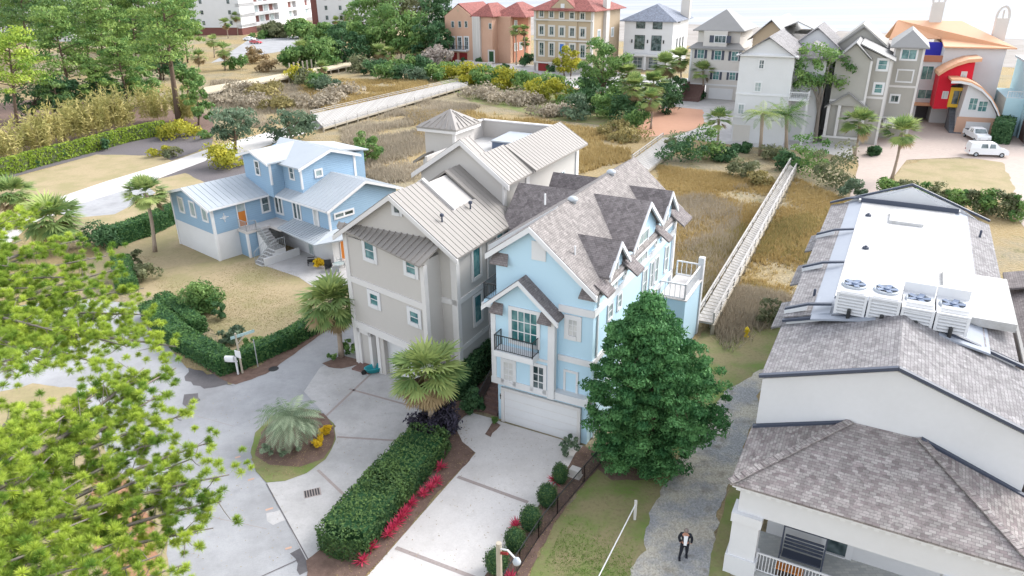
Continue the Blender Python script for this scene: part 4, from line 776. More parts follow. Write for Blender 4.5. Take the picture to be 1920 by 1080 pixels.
st = MB(f8); a = q(1779, 246)[0]; b = q(1802, 246)[0]; [st.box(a, b, -.3+i*.3, i*.3, 0, .2*(i+1)) for i in range(17)]; st.build('stairs', 'dark_stone', h8)
for x, y, v in ((1754, 35, 15.0), (1872, 66, 13.0)):
    g = f8.V(x, y, v); cb = MB(f8).box(g[0]-.9, g[0]+.9, v-.6, v+.6, g[2]-1.5, g[2]+2.6); cb.build('chimney', 'cream_stucco', h8)
    cc = MB(f8); ps = [(g[0]+(1-math.cos(t))*.9-.9*1, v, g[2]+2.6+math.sin(t)*1.8) for t in np.linspace(0, math.pi, 7)]; [cc.beam(a, b, .5, .3) for a, b in zip(ps, ps[1:])]; cc.box(g[0]-.1, g[0]+.1, v-.2, v+.2, g[2]+2.6, g[2]+3.8).build('chimney_cap', 'cream_stucco', h8)
# pale blue house at the right edge
f9 = Fr(G(1898, 262), -24)
h9 = thing('house', f9.o, 'pale aqua sided house with outside brick stairs cut by the right edge of view', 'house')
MB(f9).box(.8, 9, 1.5, 16, 0, 10.3).box(-1.6, .8, 3, 14, 0, 5.6).build('wall', 'pale_blue_siding', h9); MB(f9).box(.4, 9.5, 1.1, 16, 10.3, 10.6).build('roof', 'metal_light', h9)
MB(f9).prism([(1.4, 10.6), (2.6, 10.6), (2.6, 12.4), (1.4, 12.4)], 3, 4).build('chimney', 'tan_wall', h9)
st = MB(f9); [st.box(1.0, 5, -4.5+i*.33, -4.5+(i+1)*.33, 0, .25*(i+1)) for i in range(18)]; st.build('stairs', 'brick_steps', h9)
MB(f9).slab([(.75, -4.6, .9), (1.0, -4.6, .9), (1.0, 1.6, 5.6), (.75, 1.6, 5.6)], .9).build('stair_wall', 'pale_blue_siding', h9); railing(h9, f9, [(-1.5, 3.05, 5.6), (.8, 3.05, 5.6)], 1, 'white_paint', step=.3, bar=.04)
# dark-roofed neighbour at the far right
hE = thing('building', D.W((13, 14, 0)), 'dark slate roofed building beside the long white one, cut by the right edge', 'building')
MB(D).box(11.6, 22, 9, 24, 0, 6.4).prism([(11.6, 6.4), (22, 6.4), (16.8, 9.2)], 9, 24).build('wall', 'shingle_dark', hE)
r = MB(D); gable_v(r, 11.6, 22, 9, 24.2, 6.4, 2.9, .5); r.slab([(10.8, 23.2, 6.6), (13.5, 23.2, 7.4), (13.5, 26, 7.4), (10.8, 26, 6.6)], .12).build('roof', 'shingle_dark', hE)
MB(D).box(11.0, 11.2, 8.5, 24.4, 6.0, 6.15).build('gutter', 'metal_grey', hE)
# apartment blocks far left
g0 = G(456, 66); g1 = G(592, 40); ang = math.degrees(math.atan2(g1[1]-g0[1], g1[0]-g0[0]))
fc = Fr(g0, ang-90); Lc = np.linalg.norm((g1-g0)[:2])
hc = thing('apartment_building', fc.o, 'large white apartment block with rows of balconies above a brick red base', 'building')
MB(fc).box(-22, 0, 0, 14, 3, 30).box(-13, -1.6, 14, Lc, 3, 30).box(-1.7, 0, Lc*.46, Lc*.6, 0, 30).box(-1.7, 0, Lc*.72, Lc*.85, 0, 30).build('wall', 'white_stucco', hc)
MB(fc).box(-21.8, -.2, .2, 13.8, 0, 3).box(-26, -22, 1, 8, 0, 30).build('brick_base', 'brick_red', hc)
for k in range(7):
    z = 3+k*4.1; hc_f = MB(fc)
    [MB(fc).box(-1.6, 0, a_, b_, z-.3, z+1.0).build('balcony', 'white_paint', hc) for a_, b_ in ((0, Lc*.46), (Lc*.6, Lc*.72), (Lc*.85, Lc))]
    nb = int(Lc/5.2)
    for i in range(nb):
        v = 1.2+i*5.2
        if not (Lc*.44 < v < Lc*.6 or Lc*.7 < v < Lc*.85): MB(fc).box(-1.6, -1.52, v, v+3.6, z+1.0, z+3.5).build('window', 'brick_red' if (i+k) % 2 else 'glass_pale', hc)
    for u in (-17, -5): win(hc, fc, 'v', 0, u, u+1.3, z+1, z+2.6, fw=.1)
g2 = G(603, 55); f10 = Fr(g2, ang-90)
h10 = thing('apartment_building', f10.o, 'second white apartment block, farther right behind the dense green trees', 'building')
MB(f10).box(-1, 24, 0, 20, 0, 30).build('wall', 'white_stucco', h10); MB(f10).box(-4, -1, .5, 16, 0, 30).build('stair_tower', 'brick_red', h10)
for k in range(6):
    for u in (2.5, 9, 15, 20): win(h10, f10, 'v', 0, u, u+1.3, 4+k*4.1, 5.8+k*4.1, fw=.1)
g3 = G(40, 78); f11 = Fr(g3, ang-90); h11 = thing('house', f11.o, 'long white building half hidden behind the tall pines at the far left', 'house')
MB(f11).box(-35, 22, 0, 14, 0, 13).build('wall', 'white_stucco', h11); r = MB(f11); hip(r, -35, 22, 0, 14, 13, 4); r.build('roof', 'metal_light', h11)
for k in range(3):
    for i in range(11): win(h11, f11, 'v', 0, -33+i*5, -31.4+i*5, 1.4+k*4, 3.4+k*4, fw=.15)
# ================================================================== ground, roads, lawns, water
gm = MB().face((-700, -60, 0), (900, -60, 0), (900, 700, 0), (-700, 700, 0)).build('ground', 'marsh'); tag(gm, kind='structure')
a, b = G(1290, 60), G(1885, 92); d = (b-a)/np.linalg.norm(b-a); n = np.array([-d[1], d[0], 0])
q = [a-d*900+n*(0), b+d*900, b+d*900+n*45, a-d*900+n*45]
tag(MB().face(*[(p[0], p[1], .02) for p in (a-d*900-n*48, b+d*900-n*48, b+d*900+n*60, a-d*900+n*60)]).build('beach', 'sand'), kind='structure')
tag(MB().face(*[(p[0], p[1], .05) for p in (a-d*4000+n*38, b+d*4000+n*38, b+d*4000+n*5000, a-d*4000+n*5000)]).build('ocean', 'water'), kind='structure')
ground('street', [(705, 590), (640, 600), (560, 655), (500, 700), (430, 722), (350, 690), (290, 620), (255, 570), (150, 560), (-200, 600), (-500, 900), (-400, 1500), (700, 1500), (640, 1090), (580, 1052), (500, 905), (470, 860), (560, 860), (625, 800), (650, 700), (680, 668)], 'asphalt', .012)
ground('wet_patch', [(352, 690), (410, 700), (440, 725), (385, 728), (345, 715)], 'asphalt_wet', .02)
ground('wet_patch', [(345, 742), (370, 738), (378, 752), (355, 762)], 'asphalt_wet', .02)
ground('verge', [(270, 590), (300, 612), (350, 665), (420, 712), (442, 722), (500, 702), (560, 657), (640, 603), (640, 592), (560, 630), (480, 690), (430, 690), (330, 610), (285, 575)], 'mulch', .024)
ground('lawn', [(150, 500), (215, 455), (330, 415), (420, 460), (500, 480), (590, 510), (680, 560), (620, 600), (500, 665), (440, 668), (380, 600), (290, 560), (240, 545)], 'lawn_tan', .016)
ground('lawn', [(40, 330), (180, 290), (300, 292), (330, 305), (110, 372), (60, 400), (-60, 420)], 'lawn_tan', .016)
ground('lawn', [(140, 410), (290, 365), (300, 335), (345, 325), (400, 350), (330, 420), (215, 440), (180, 430)], 'lawn_tan', .016)
ground('mulch_bed', [(-50, 335), (140, 280), (300, 232), (400, 262), (395, 275), (310, 305), (290, 292), (180, 290), (40, 328), (-40, 350)], 'mulch_dark', .012)
ground('mulch_bed', [(300, 335), (380, 300), (470, 290), (480, 330), (400, 350), (345, 325)], 'mulch_dark', .014)
ground('driveway', [(-150, 480), (105, 372), (200, 340), (310, 307), (395, 278), (450, 262), (560, 232), (610, 224), (615, 236), (480, 280), (390, 300), (270, 345), (150, 385), (60, 420), (-100, 560)], 'concrete_new', .02)
ground('driveway_pad', [(140, 386), (270, 345), (292, 362), (215, 402), (150, 408), (100, 400)], 'asphalt', .024)
ground('driveway', [(600, 690), (640, 668), (700, 655), (745, 690), (870, 740), (880, 800), (830, 840), (640, 1010), (605, 1075), (575, 1052), (500, 905), (560, 870), (630, 800), (570, 735)], 'concrete', .028)
ground('driveway', [(862, 790), (885, 775), (930, 787), (940, 792), (1094, 837), (1092, 850), (1020, 935), (905, 1090), (850, 1180), (560, 1180), (690, 1080), (760, 1000), (892, 850), (866, 828), (856, 806)], 'concrete_new', .034)
ground('planting_island', [(470, 850), (478, 812), (510, 780), (560, 765), (600, 772), (626, 795), (630, 825), (610, 862), (575, 888), (535, 903), (500, 906), (480, 885)], 'lawn_green', .04, rough=.05)
ground('mulch_bed', [(478, 855), (488, 812), (520, 782), (565, 768), (608, 776), (626, 800), (628, 825), (606, 860), (560, 878), (505, 874)], 'mulch', .046)
ground('mulch_bed', [(604, 682), (640, 668), (668, 675), (672, 684), (640, 692), (615, 690)], 'mulch', .04)
ground('mulch_bed', [(800, 760), (870, 735), (930, 700), (932, 770), (885, 775), (860, 790), (856, 808), (868, 830), (892, 850), (755, 1000), (685, 1085), (580, 1130), (575, 1052), (640, 1000), (760, 830)], 'mulch', .038)
ground('planting_strip', [(908, 815), (925, 790), (938, 798), (918, 822)], 'mulch', .05)
ground('mulch_bed', [(1092, 838), (1135, 850), (1110, 890), (1040, 980), (985, 1090), (905, 1180), (850, 1180), (905, 1085), (1030, 925)], 'mulch', .042)
ground('yard', [(1110, 880), (1200, 800), (1330, 610), (1470, 590), (1470, 640), (1400, 760), (1340, 1000), (1320, 1200), (850, 1200), (985, 1088), (1040, 980)], 'lawn_green', .02)
ground('gravel_path', [(1335, 775), (1375, 725), (1412, 700), (1440, 690), (1425, 760), (1395, 840), (1368, 910), (1340, 1010), (1315, 1200), (1150, 1200), (1190, 1060), (1205, 1000), (1235, 940), (1265, 870), (1300, 815)], 'gravel', .03)
ground('verge', [(1408, 800), (1385, 960), (1350, 1200), (1310, 1200), (1335, 1040), (1362, 930), (1390, 860)], 'lawn_green', .036, rough=.06)
ground('mulch_bed', [(1110, 870), (1160, 850), (1250, 850), (1230, 900), (1150, 900)], 'mulch', .028)
ground('patio', [(480, 490), (500, 500), (560, 520), (590, 540), (640, 545), (690, 530), (640, 480), (560, 470), (490, 475)], 'concrete', .03)
ground('road', [(790, 150), (870, 130), (1000, 135), (1080, 165), (1170, 180), (1250, 205), (1330, 232), (1250, 262), (1185, 305), (1212, 322), (1300, 262), (1400, 275), (1540, 285), (1600, 300), (1590, 200), (1500, 165), (1000, 122), (930, 118), (860, 112), (830, 122)], 'concrete', .016)
ground('red_gravel_lot', [(1185, 235), (1215, 212), (1262, 200), (1318, 206), (1320, 232), (1298, 244), (1255, 252), (1205, 258)], 'red_gravel', .024)
ground('front_garden', [(820, 150), (870, 140), (1010, 140), (1080, 168), (1180, 185), (1240, 210), (1180, 240), (1040, 225), (880, 190)], 'lawn_green', .02)
ground('driveway', [(1592, 372), (1610, 310), (1600, 270), (1700, 225), (1760, 205), (1880, 240), (1960, 270), (1960, 480), (1900, 400), (1880, 320), (1800, 295), (1700, 300), (1665, 345), (1660, 372)], 'paver_pink', .028)
ground('lawn', [(1668, 350), (1690, 312), (1740, 298), (1830, 298), (1880, 305), (1900, 350), (1900, 372), (1800, 385), (1720, 380)], 'lawn_tan', .034)
ground('parking_lot', [(395, 118), (440, 92), (470, 72), (560, 66), (575, 84), (530, 96), (480, 104)], 'asphalt', .016)
ground('garden_soil', [(300, 240), (400, 262), (400, 215), (120, 180), (-60, 200), (-60, 330), (20, 320)], 'mulch', .008)
def strip_line(name, a, b, w_, m, z):
    a, b = G(*a), G(*b); d = (b-a)/np.linalg.norm(b-a); n = np.array([-d[1], d[0], 0])*w_/2
    tag(MB().face(*[(p[0], p[1], z) for p in (a-n, b-n, b+n, a+n)]).build(name, m), kind='structure')
for a, b in (((607, 785), (705, 693)), ((655, 730), (800, 770)), ((632, 820), (760, 828)), ((596, 882), (655, 938))): strip_line('paving_joint', a, b, .16, 'joint', .033)
for a, b in (((858, 895), (990, 943)), ((742, 1028), (905, 1090)), ((945, 795), (858, 895)), ): 
    if a != (945, 795): strip_line('paving_joint', a, b, .22, 'joint', .039)
for a, b in (((483, 1085), (560, 1050)), ((500, 908), (600, 1090))): strip_line('paving_joint', a, b, .05, 'mulch_dark', .036)
for x, y, r in ((446, 859, 5), (471, 901, 6), (505, 957, 7), (541, 1030, 6), (500, 862, 4)):
    a = G(x-r, y); b = G(x+r, y-r); strip_line('paint_mark', (x-r, y), (x+r, y-r*.6), .13, 'orange_paint', .02)
for p_ in (((330, 770), (440, 800)), ((350, 960), (500, 992))): strip_line('road_crack', p_[0], p_[1], .03, 'joint', .017)
ground('road_patch', [(548, 1040), (572, 1015), (600, 1062), (570, 1075)], 'asphalt_wet', .018, rough=.3); ground('road_patch', [(500, 965), (530, 955), (545, 975), (512, 985)], 'concrete', .0165, rough=.25)
# ================================================================== boardwalks
def deckway(label, L0, L1, R0, R1, z, m, rail=1.0, post=2.4, cat='boardwalk', legs=True, railsides=(0, 1), rail_m='weathered_wood'):
    l0, l1, r0, r1 = [G(*p, z) for p in (L0, L1, R0, R1)]; o = thing('boardwalk', ((l0+r0)/2)*[1, 1, 0], label, cat)
    base = MB().slab([tuple(l0), tuple(r0), tuple(r1), tuple(l1)], .15).build('deck', m, o)
    # boards run across: rotate the texture by giving each board line its own shallow groove
    gv = MB(); n = int(np.linalg.norm(l1-l0)/.6)
    for i in range(n):
        t = i/n; gv.beam(l0+(l1-l0)*t+[0, 0, .012], r0+(r1-r0)*t+[0, 0, .012], .03, .02)
    gv.build('board_gap', 'old_wood', o)
    for sd, (a, b) in enumerate(((l0, l1), (r0, r1))):
        n = max(2, int(np.linalg.norm(b-a)/post))
        if sd in railsides and rail:
            rl = MB().beam(a+[0, 0, rail], b+[0, 0, rail], .14, .06).beam(a+[0, 0, rail*.5], b+[0, 0, rail*.5], .06, .1)
            for i in range(n+1): p = a+(b-a)*i/n; rl.beam(p, p+[0, 0, rail+.04], .1, .1)
            rl.build('handrail', rail_m, o)
        if legs:
            lg = MB()
            for i in range(n+1): p = a+(b-a)*i/n; lg.beam(p*[1, 1, 0], p+[0, 0, -.1], .22, .22)
            lg.beam(a-[0, 0, .3], b-[0, 0, .3], .1, .3).build('pilings', 'old_wood', o)
    return o
deckway('long narrow grey boardwalk crossing the golden marsh on the right', (1306, 600), (1481, 308), (1337, 606), (1492, 318), .9, 'weathered_wood', .8)
deckway('wide grey wooden bridge with pilings crossing the marsh toward the salmon villa', (583, 214), (858, 152), (606, 238), (877, 159), .9, 'weathered_wood', .6, 3)
deckway('sandy coloured narrow wooden walkway with a row of posts at the far left marsh', (380, 164), (700, 108), (388, 173), (700, 113), 1.4, 'sand_deck', 0, 3)
deckway('short wooden bridge behind the tall pale blue house leading to the concrete road', (1186, 300), (1243, 258), (1215, 318), (1292, 258), .6, 'weathered_wood', .7, 3, railsides=(0,))
pts = [(545+i*8.2, 143-i*1.55) for i in range(16)]
for i, (x, y) in enumerate(pts):
    g = G(x, y, 0); o = MB().beam(g, g+[0, 0, 3.2], .3, .3).build('mooring_post', 'old_wood', None, at=g)
    tag(o, 'bare wooden post in the row along the sandy walkway, %s from the left' % ('1st', '2nd', '3rd', '4th', '5th', '6th', '7th', '8th', '9th', '10th', '11th', '12th', '13th', '14th', '15th', '16th')[i], 'post', 'posts along the sandy walkway')
# ================================================================== vegetation
def onplane(g, px, py):
    """point on the upright plane through g that faces the viewer's compass direction"""
    h = np.array([g[0], g[1], 0.]); h /= np.linalg.norm(h); d = ray(px, py); return CAM+d*(((g-CAM)@h)/(d@h))
def ppm(p): return F/((np.array(p)-CAM)@fwd)
def trunk_mesh(root, g, top, r0, r1, m='bark', bend=.4, limbs=(), n=8):
    mb = MB(); p = [g+(top-g)*t+np.array([math.sin(t*3)*bend*.5, math.cos(t*4)*bend*.3-bend*.3, 0])*(t*(1.2-t)) for t in np.linspace(0, 1, 6)]
    mb.tube(p, list(np.linspace(r0, r1, 6)), n)
    for q in limbs:
        s = p[random.choice((2, 3, 4))]; mid = (s+q)/2+[0, 0, .12*np.linalg.norm(q-s)]; mb.tube([s, mid, q], [r1*.75, r1*.45, r1*.15], 5, False)
    return mb.build('trunk', m, root, True)
def tree(name, cat, label, bx, by, cx, cy, rxp, ryp, m='leaf_mid', n=26, per=70, flat=.75, trunk=True, bark='bark', group=None, depth=1., leaf=None, hollow=.35, rc=.34):
    g = G(bx, by); c = onplane(g, cx, cy); k = ppm(c); rx, rz = rxp/k, ryp/k; t = thing(name, g, label, cat, group)
    cs = crown_clumps(c, rx, rx*depth, rz, n, rx*rc, flat=flat, hollow=hollow); cs = [q for q in cs if q[2] > .15]
    sz = leaf or max(.10, 3.0/k); C_, A_, B_, T_ = clumps(cs, per, sz); ok = C_[:, 2] > .03
    quads('crown' if trunk else 'foliage', C_[ok], A_[ok], B_[ok], T_[ok], m, t)
    if trunk:
        limbs = [np.array(q[:3]) for q in random.sample(cs, min(7, len(cs)))]
        trunk_mesh(t, g, c+np.array([0, 0, -rz*.2]), max(.12, rx*.075), max(.06, rx*.04), bark, rx*.15, limbs)
    return t
def shrub(label, bx, by, rxp, ryp, m='leaf_mid', n=12, per=60, name='shrub', cat='shrub', group=None, depth=1., rc=.42):
    return tree(name, cat, label, bx, by, bx, by-ryp*.75, rxp, ryp, m, n, per, .8, False, group=group, depth=depth, hollow=.3, rc=rc)
def pine(label, bx, by, tx, ty, y0, rp, n, m='needle_mid', r0=.3, name='pine_tree', per=95, group='pines'):
    """tall bare trunk; tiers of flat needle pads between y0 (lowest) and the top"""
    g = G(bx, by); top = onplane(g, tx, ty); z0 = onplane(g, tx, y0)[2]; k = ppm(top); R = rp/k; t = thing(name, g, label, 'pine tree', group)
    cs = []; limbs = []; n = int(n*1.55)
    for i in range(n):
        f = (i+random.random())/n; z = z0+(top[2]-z0)*f; a = random.random()*math.tau; rr = R*(1-.55*f**1.5)*(.25+.75*random.random()**.7)
        ax = g+(top-g)*(z/top[2]); p = np.array([ax[0]+rr*math.cos(a), ax[1]+rr*math.sin(a), z+random.uniform(-.3, .5)]); q = R*random.uniform(.20, .38)
        cs.append((p[0], p[1], p[2], q, q, q*.42)); 
        if i % 2 == 0: limbs.append((ax-[0, 0, rr*.25], p))
    C_, A_, B_, T_ = clumps(cs, per, max(.16, 2.6/k), .35); quads('crown', C_, A_, B_, T_, m, t)
    mb = MB(); P_ = [g+(top-g)*s for s in np.linspace(0, .97, 6)]; mb.tube(P_, list(np.linspace(r0, .08, 6)), 8)
    for a_, b_ in limbs: mb.tube([a_, (a_+b_)/2+[0, 0, .1], b_], [.09, .06, .03], 4, False)
    mb.build('trunk', 'bark', t, True); return t
def fan_palm(label, bx, by, cx, cy, rp, nf=34, brown=.25, m='palm_leaf', name='palm_tree', group='palms', r0=.17, blades=13, droop=.5):
    g = G(bx, by); c = onplane(g, cx, cy); k = ppm(c); R = rp*1.12/k; nf = int(nf*1.35); t = thing(name, g, label, 'palm tree', group)
    for nm, mm, num, lo, hi in (('frond_crown', m, nf, -.65, 1.4), ('dead_fronds', 'palm_brown', int(nf*brown*.8), -1.3, -.55)):
        C_, A_, B_, T_ = [], [], [], []
        for i in range(num):
            el = random.uniform(lo, hi); az = i*2.39996+random.random()*.4; d = np.array([math.cos(az)*math.cos(el), math.sin(az)*math.cos(el), math.sin(el)])
            side = unit(np.cross(d, [0, 0, 1.]))if abs(d[2]) < .98 else np.array([1., 0, 0]); upv = np.cross(side, d); L = R*(random.uniform(.42, .56) if el < .7 else random.uniform(.12, .4)); hub = c+d*L; tint = random.random()
            C_.append((c+hub)/2); A_.append((hub-c)/2); B_.append(side*.03*max(1, 8/k*3)); T_.append(tint*.5)
            for j in range(blades):
                a = (j/(blades-1)-.5)*2.5; bd = unit(d*math.cos(a)+side*math.sin(a)+upv*.18*abs(a)); ln = R*.52*(1-.12*abs(a)); bd = unit(bd-np.array([0, 0, droop*(.35+.3*random.random())]))
                C_.append(hub+bd*ln*.5); A_.append(bd*ln*.5); B_.append(unit(np.cross(bd, upv))*max(R*.045, 1./k)); T_.append(tint+random.uniform(-.15, .15))
        if num: quads(nm, np.array(C_), np.array(A_), np.array(B_), np.array(T_), mm, t)
    mb = MB(); P_ = [g+(c-g)*s+np.array([.15*math.sin(s*3), 0, 0]) for s in np.linspace(0, .98, 7)]; mb.tube(P_, [r0*1.4, r0*1.05, r0, r0*.95, r0, r0*1.1, r0*1.35], 9); mb.build('trunk', 'palm_bark', t, True); return t
def feather_palm(label, bx, by, cx, cy, rp, nf=30, m='palm_leaf', name='palm_tree', group='palms', r0=.22, lf=18, lo=-.2, droop=.9, lw=1.):
    g = G(bx, by); c = onplane(g, cx, cy); k = ppm(c); R = rp/k; t = thing(name, g, label, 'palm tree', group); C_, A_, B_, T_ = [], [], [], []
    for i in range(nf):
        el = random.uniform(lo, 1.25); az = i*2.39996; h = np.array([math.cos(az), math.sin(az), 0]); side = np.array([-h[1], h[0], 0]); tint = random.random(); prev = c
        for j in range(1, lf+1):
            s = j/lf; e = el-droop*s*1.3; p = prev+(h*math.cos(e)+np.array([0, 0, math.sin(e)]))*R*1.15/lf; ln = R*.27*(math.sin(math.pi*min(1, s*.85+.12)))
            C_.append((prev+p)/2); A_.append((p-prev)/2*1.1); B_.append(side*max(.02, .5/k)); T_.append(tint*.4)
            for sg in (-1, 1):
                bd = unit(side*sg*.8+unit(p-prev)*.5-np.array([0, 0, .35+.3*random.random()])); C_.append(p+bd*ln*.5); A_.append(bd*ln*.5); B_.append(unit(p-prev)*max(R*.014*lw, .7*lw/k)); T_.append(tint+random.uniform(-.15, .15))
            prev = p
    quads('frond_crown', np.array(C_), np.array(A_), np.array(B_), np.array(T_), m, t)
    mb = MB(); mb.tube([g, (g+c)/2, c], [r0*1.3, r0, r0*1.3], 9); mb.build('trunk', 'palm_bark', t, True); return t
def hedge(label, path, w_, h, m='leaf_hedge', dens=300, leaf=.085, z0=0, name='hedge', rnd=.12, core='leaf_hedge', ends=True):
    pts = [G(*p) for p in path]; t = thing(name, (pts[0]+pts[-1])/2, label, 'hedge'); C_, A_, B_, T_ = [], [], [], []; cm = MB()
    for a, b in zip(pts, pts[1:]):
        d = b-a; L = np.linalg.norm(d); d /= L; s = np.array([-d[1], d[0], 0]); n = int((L*(w_+2*h))*dens*.5)
        u = rng.random(n)*(L+w_*.84)-w_*.42; q = rng.random(n)*(w_+2*h); lump = .5+.5*np.sin(u*2.1+a[0])*np.sin(u*.7+1)
        off = np.where(q < h, -w_/2, np.where(q > h+w_, w_/2, q-h-w_/2)); z = np.where(q < h, q, np.where(q > h+w_, w_+2*h-q, h))
        ex = np.maximum(np.maximum(-u, u-L), 0)/(w_*.42); side_ = (q < h) | (q > h+w_); ok_ = np.where(side_, ex < .5, np.abs(off) < w_/2*np.sqrt(np.clip(1-ex**2, 0, 1))+.02)
        j = rng.normal(size=(n, 3))*.045+rnd*.3*lump[:, None]*np.array([0, 0, 1]); edge = (np.abs(off) > w_/2-.15) & (z > h-.15); z = np.where(edge, z-.07, z)
        c = a+d*u[:, None]+s*off[:, None]+np.stack([0*z, 0*z, z], 1)+j; nn = np.where((q < h)[:, None], -s, np.where((q > h+w_)[:, None], s, np.array([0, 0, 1.])))
        nr = unit(nn+rng.normal(size=(n, 3))*.6); tt = unit(np.cross(nr, rng.normal(size=(n, 3)))); sz = leaf*(.7+.7*rng.random((n, 1))); C_.append(c); A_.append(tt*sz); B_.append(np.cross(nr, tt)*sz*.6)
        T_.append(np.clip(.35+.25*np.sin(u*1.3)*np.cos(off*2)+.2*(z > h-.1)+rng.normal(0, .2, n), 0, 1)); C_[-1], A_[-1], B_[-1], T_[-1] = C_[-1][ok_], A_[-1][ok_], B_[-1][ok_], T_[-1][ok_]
        if ends:
            for sg, P0 in ((-1, a), (1, b)):
                k = int(w_*h*dens); y = (rng.random(k)-.5)*w_; z = rng.random(k)*h; bul = np.sqrt(np.clip(1-(y/(w_*.52))**2, 0, 1))*w_*.22; c = P0+d*sg*(w_*.2+bul)[:, None]+s*y[:, None]+np.stack([0*z, 0*z, z], 1)+rng.normal(size=(k, 3))*.05
                nr = unit(d*sg+rng.normal(size=(k, 3))*.6); tt = unit(np.cross(nr, rng.normal(size=(k, 3)))); sz = leaf*(.7+.7*rng.random((k, 1))); C_.append(c); A_.append(tt*sz); B_.append(np.cross(nr, tt)*sz*.6); T_.append(np.clip(.35+rng.normal(0, .2, k), 0, 1))
        e = w_/2-.12; P4 = [a-d*w_*.1-s*e, b+d*w_*.1-s*e, b+d*w_*.1+s*e, a-d*w_*.1+s*e]; cm.slab([tuple(p*[1, 1, 0]+[0, 0, h-.05]) for p in P4], h-.06)
    quads('foliage', np.concatenate(C_), np.concatenate(A_), np.concatenate(B_), np.concatenate(T_), m, t); cm.build('inner_growth', core, t); return t
random.seed(11)
# ---- hedges
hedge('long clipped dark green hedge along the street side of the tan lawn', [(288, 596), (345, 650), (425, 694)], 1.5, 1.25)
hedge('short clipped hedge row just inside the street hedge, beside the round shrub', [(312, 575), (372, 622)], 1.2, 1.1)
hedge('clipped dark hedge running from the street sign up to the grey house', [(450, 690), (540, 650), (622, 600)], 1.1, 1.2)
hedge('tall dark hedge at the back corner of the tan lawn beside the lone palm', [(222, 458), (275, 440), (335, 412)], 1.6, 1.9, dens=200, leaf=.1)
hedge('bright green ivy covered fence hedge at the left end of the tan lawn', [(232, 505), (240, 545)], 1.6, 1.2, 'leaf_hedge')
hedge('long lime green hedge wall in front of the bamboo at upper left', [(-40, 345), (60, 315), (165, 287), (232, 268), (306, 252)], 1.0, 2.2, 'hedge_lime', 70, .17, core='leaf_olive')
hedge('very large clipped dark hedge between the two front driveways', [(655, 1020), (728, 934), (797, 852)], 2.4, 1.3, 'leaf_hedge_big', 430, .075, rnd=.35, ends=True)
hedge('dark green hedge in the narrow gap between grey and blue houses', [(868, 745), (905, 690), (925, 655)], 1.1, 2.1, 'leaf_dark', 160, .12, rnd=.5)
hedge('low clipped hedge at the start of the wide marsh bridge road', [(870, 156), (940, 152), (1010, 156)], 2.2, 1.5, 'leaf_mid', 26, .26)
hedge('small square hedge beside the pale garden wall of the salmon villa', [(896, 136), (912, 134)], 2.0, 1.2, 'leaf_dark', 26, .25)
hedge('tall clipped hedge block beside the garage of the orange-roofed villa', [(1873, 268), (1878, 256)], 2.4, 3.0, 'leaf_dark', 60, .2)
# ---- palms
fan_palm('lone cabbage palm standing on the tan lawn left of the sky blue house', 291, 472, 272, 360, 42, 38, .05)
fan_palm('palm at the left corner of the grey stucco house by its entry', 640, 668, 620, 562, 62, 50, .25, droop=.95)
fan_palm('tall palm with brown dead fronds in front of the grey house garage', 808, 815, 800, 692, 74, 34, 1.1, 'palm_leaf', r0=.2, droop=.7)
feather_palm('silvery pindo palm on the round planting island in the driveway', 543, 842, 543, 785, 62, 64, 'palm_silver', r0=.22, lf=20, lo=-.1, droop=1.3, lw=1.5)
fan_palm('small palm on the driveway in front of the cream shuttered house', 1316, 186, 1318, 132, 24, 26, .1)
fan_palm('small bright fan palm left of the pale pedimented house', 1344, 274, 1347, 222, 28, 26, .05)
feather_palm('slender date palm in front of the pale pedimented house', 1425, 292, 1430, 212, 38, 26)
feather_palm('dense dark date palm right of the slender one by the pale house', 1474, 285, 1475, 215, 40, 34, 'leaf_mid', droop=.7)
fan_palm('leafy palm in front of the taupe house portico', 1602, 292, 1612, 228, 37, 36, .1)
fan_palm('leaning palm with long bare trunk on the paved court, beside round lawn', 1672, 336, 1691, 246, 37, 34, .1)
for i, (x, y, r, bx, by, lb) in enumerate(((1190, 160, 30, 1200, 225, 'left shaggy palm of the cluster by the red gravel lot'), (1225, 155, 30, 1222, 220, 'middle shaggy palm of the cluster by the red gravel lot'), (1221, 185, 24, 1220, 242, 'lowest front palm of the cluster by the red gravel lot'),
        (1247, 120, 28, 1252, 190, 'tall shaggy palm between white villa and cream house'), (1275, 108, 26, 1276, 170, 'palm close to the left wall of the cream house'), (1178, 135, 22, 1180, 200, 'shaggy palm behind the left one of the red gravel cluster'))):
    fan_palm(lb, bx, by, x, y, r, 40, .5, 'palm_leaf')
fan_palm('shaggy palm behind the foreground pines near the left lawn', 105, 470, 95, 408, 58, 44, .4, droop=.9)
fan_palm('partly hidden palm at the far left edge above the pine crown', 30, 430, 22, 360, 42, 38, .4, droop=.9)
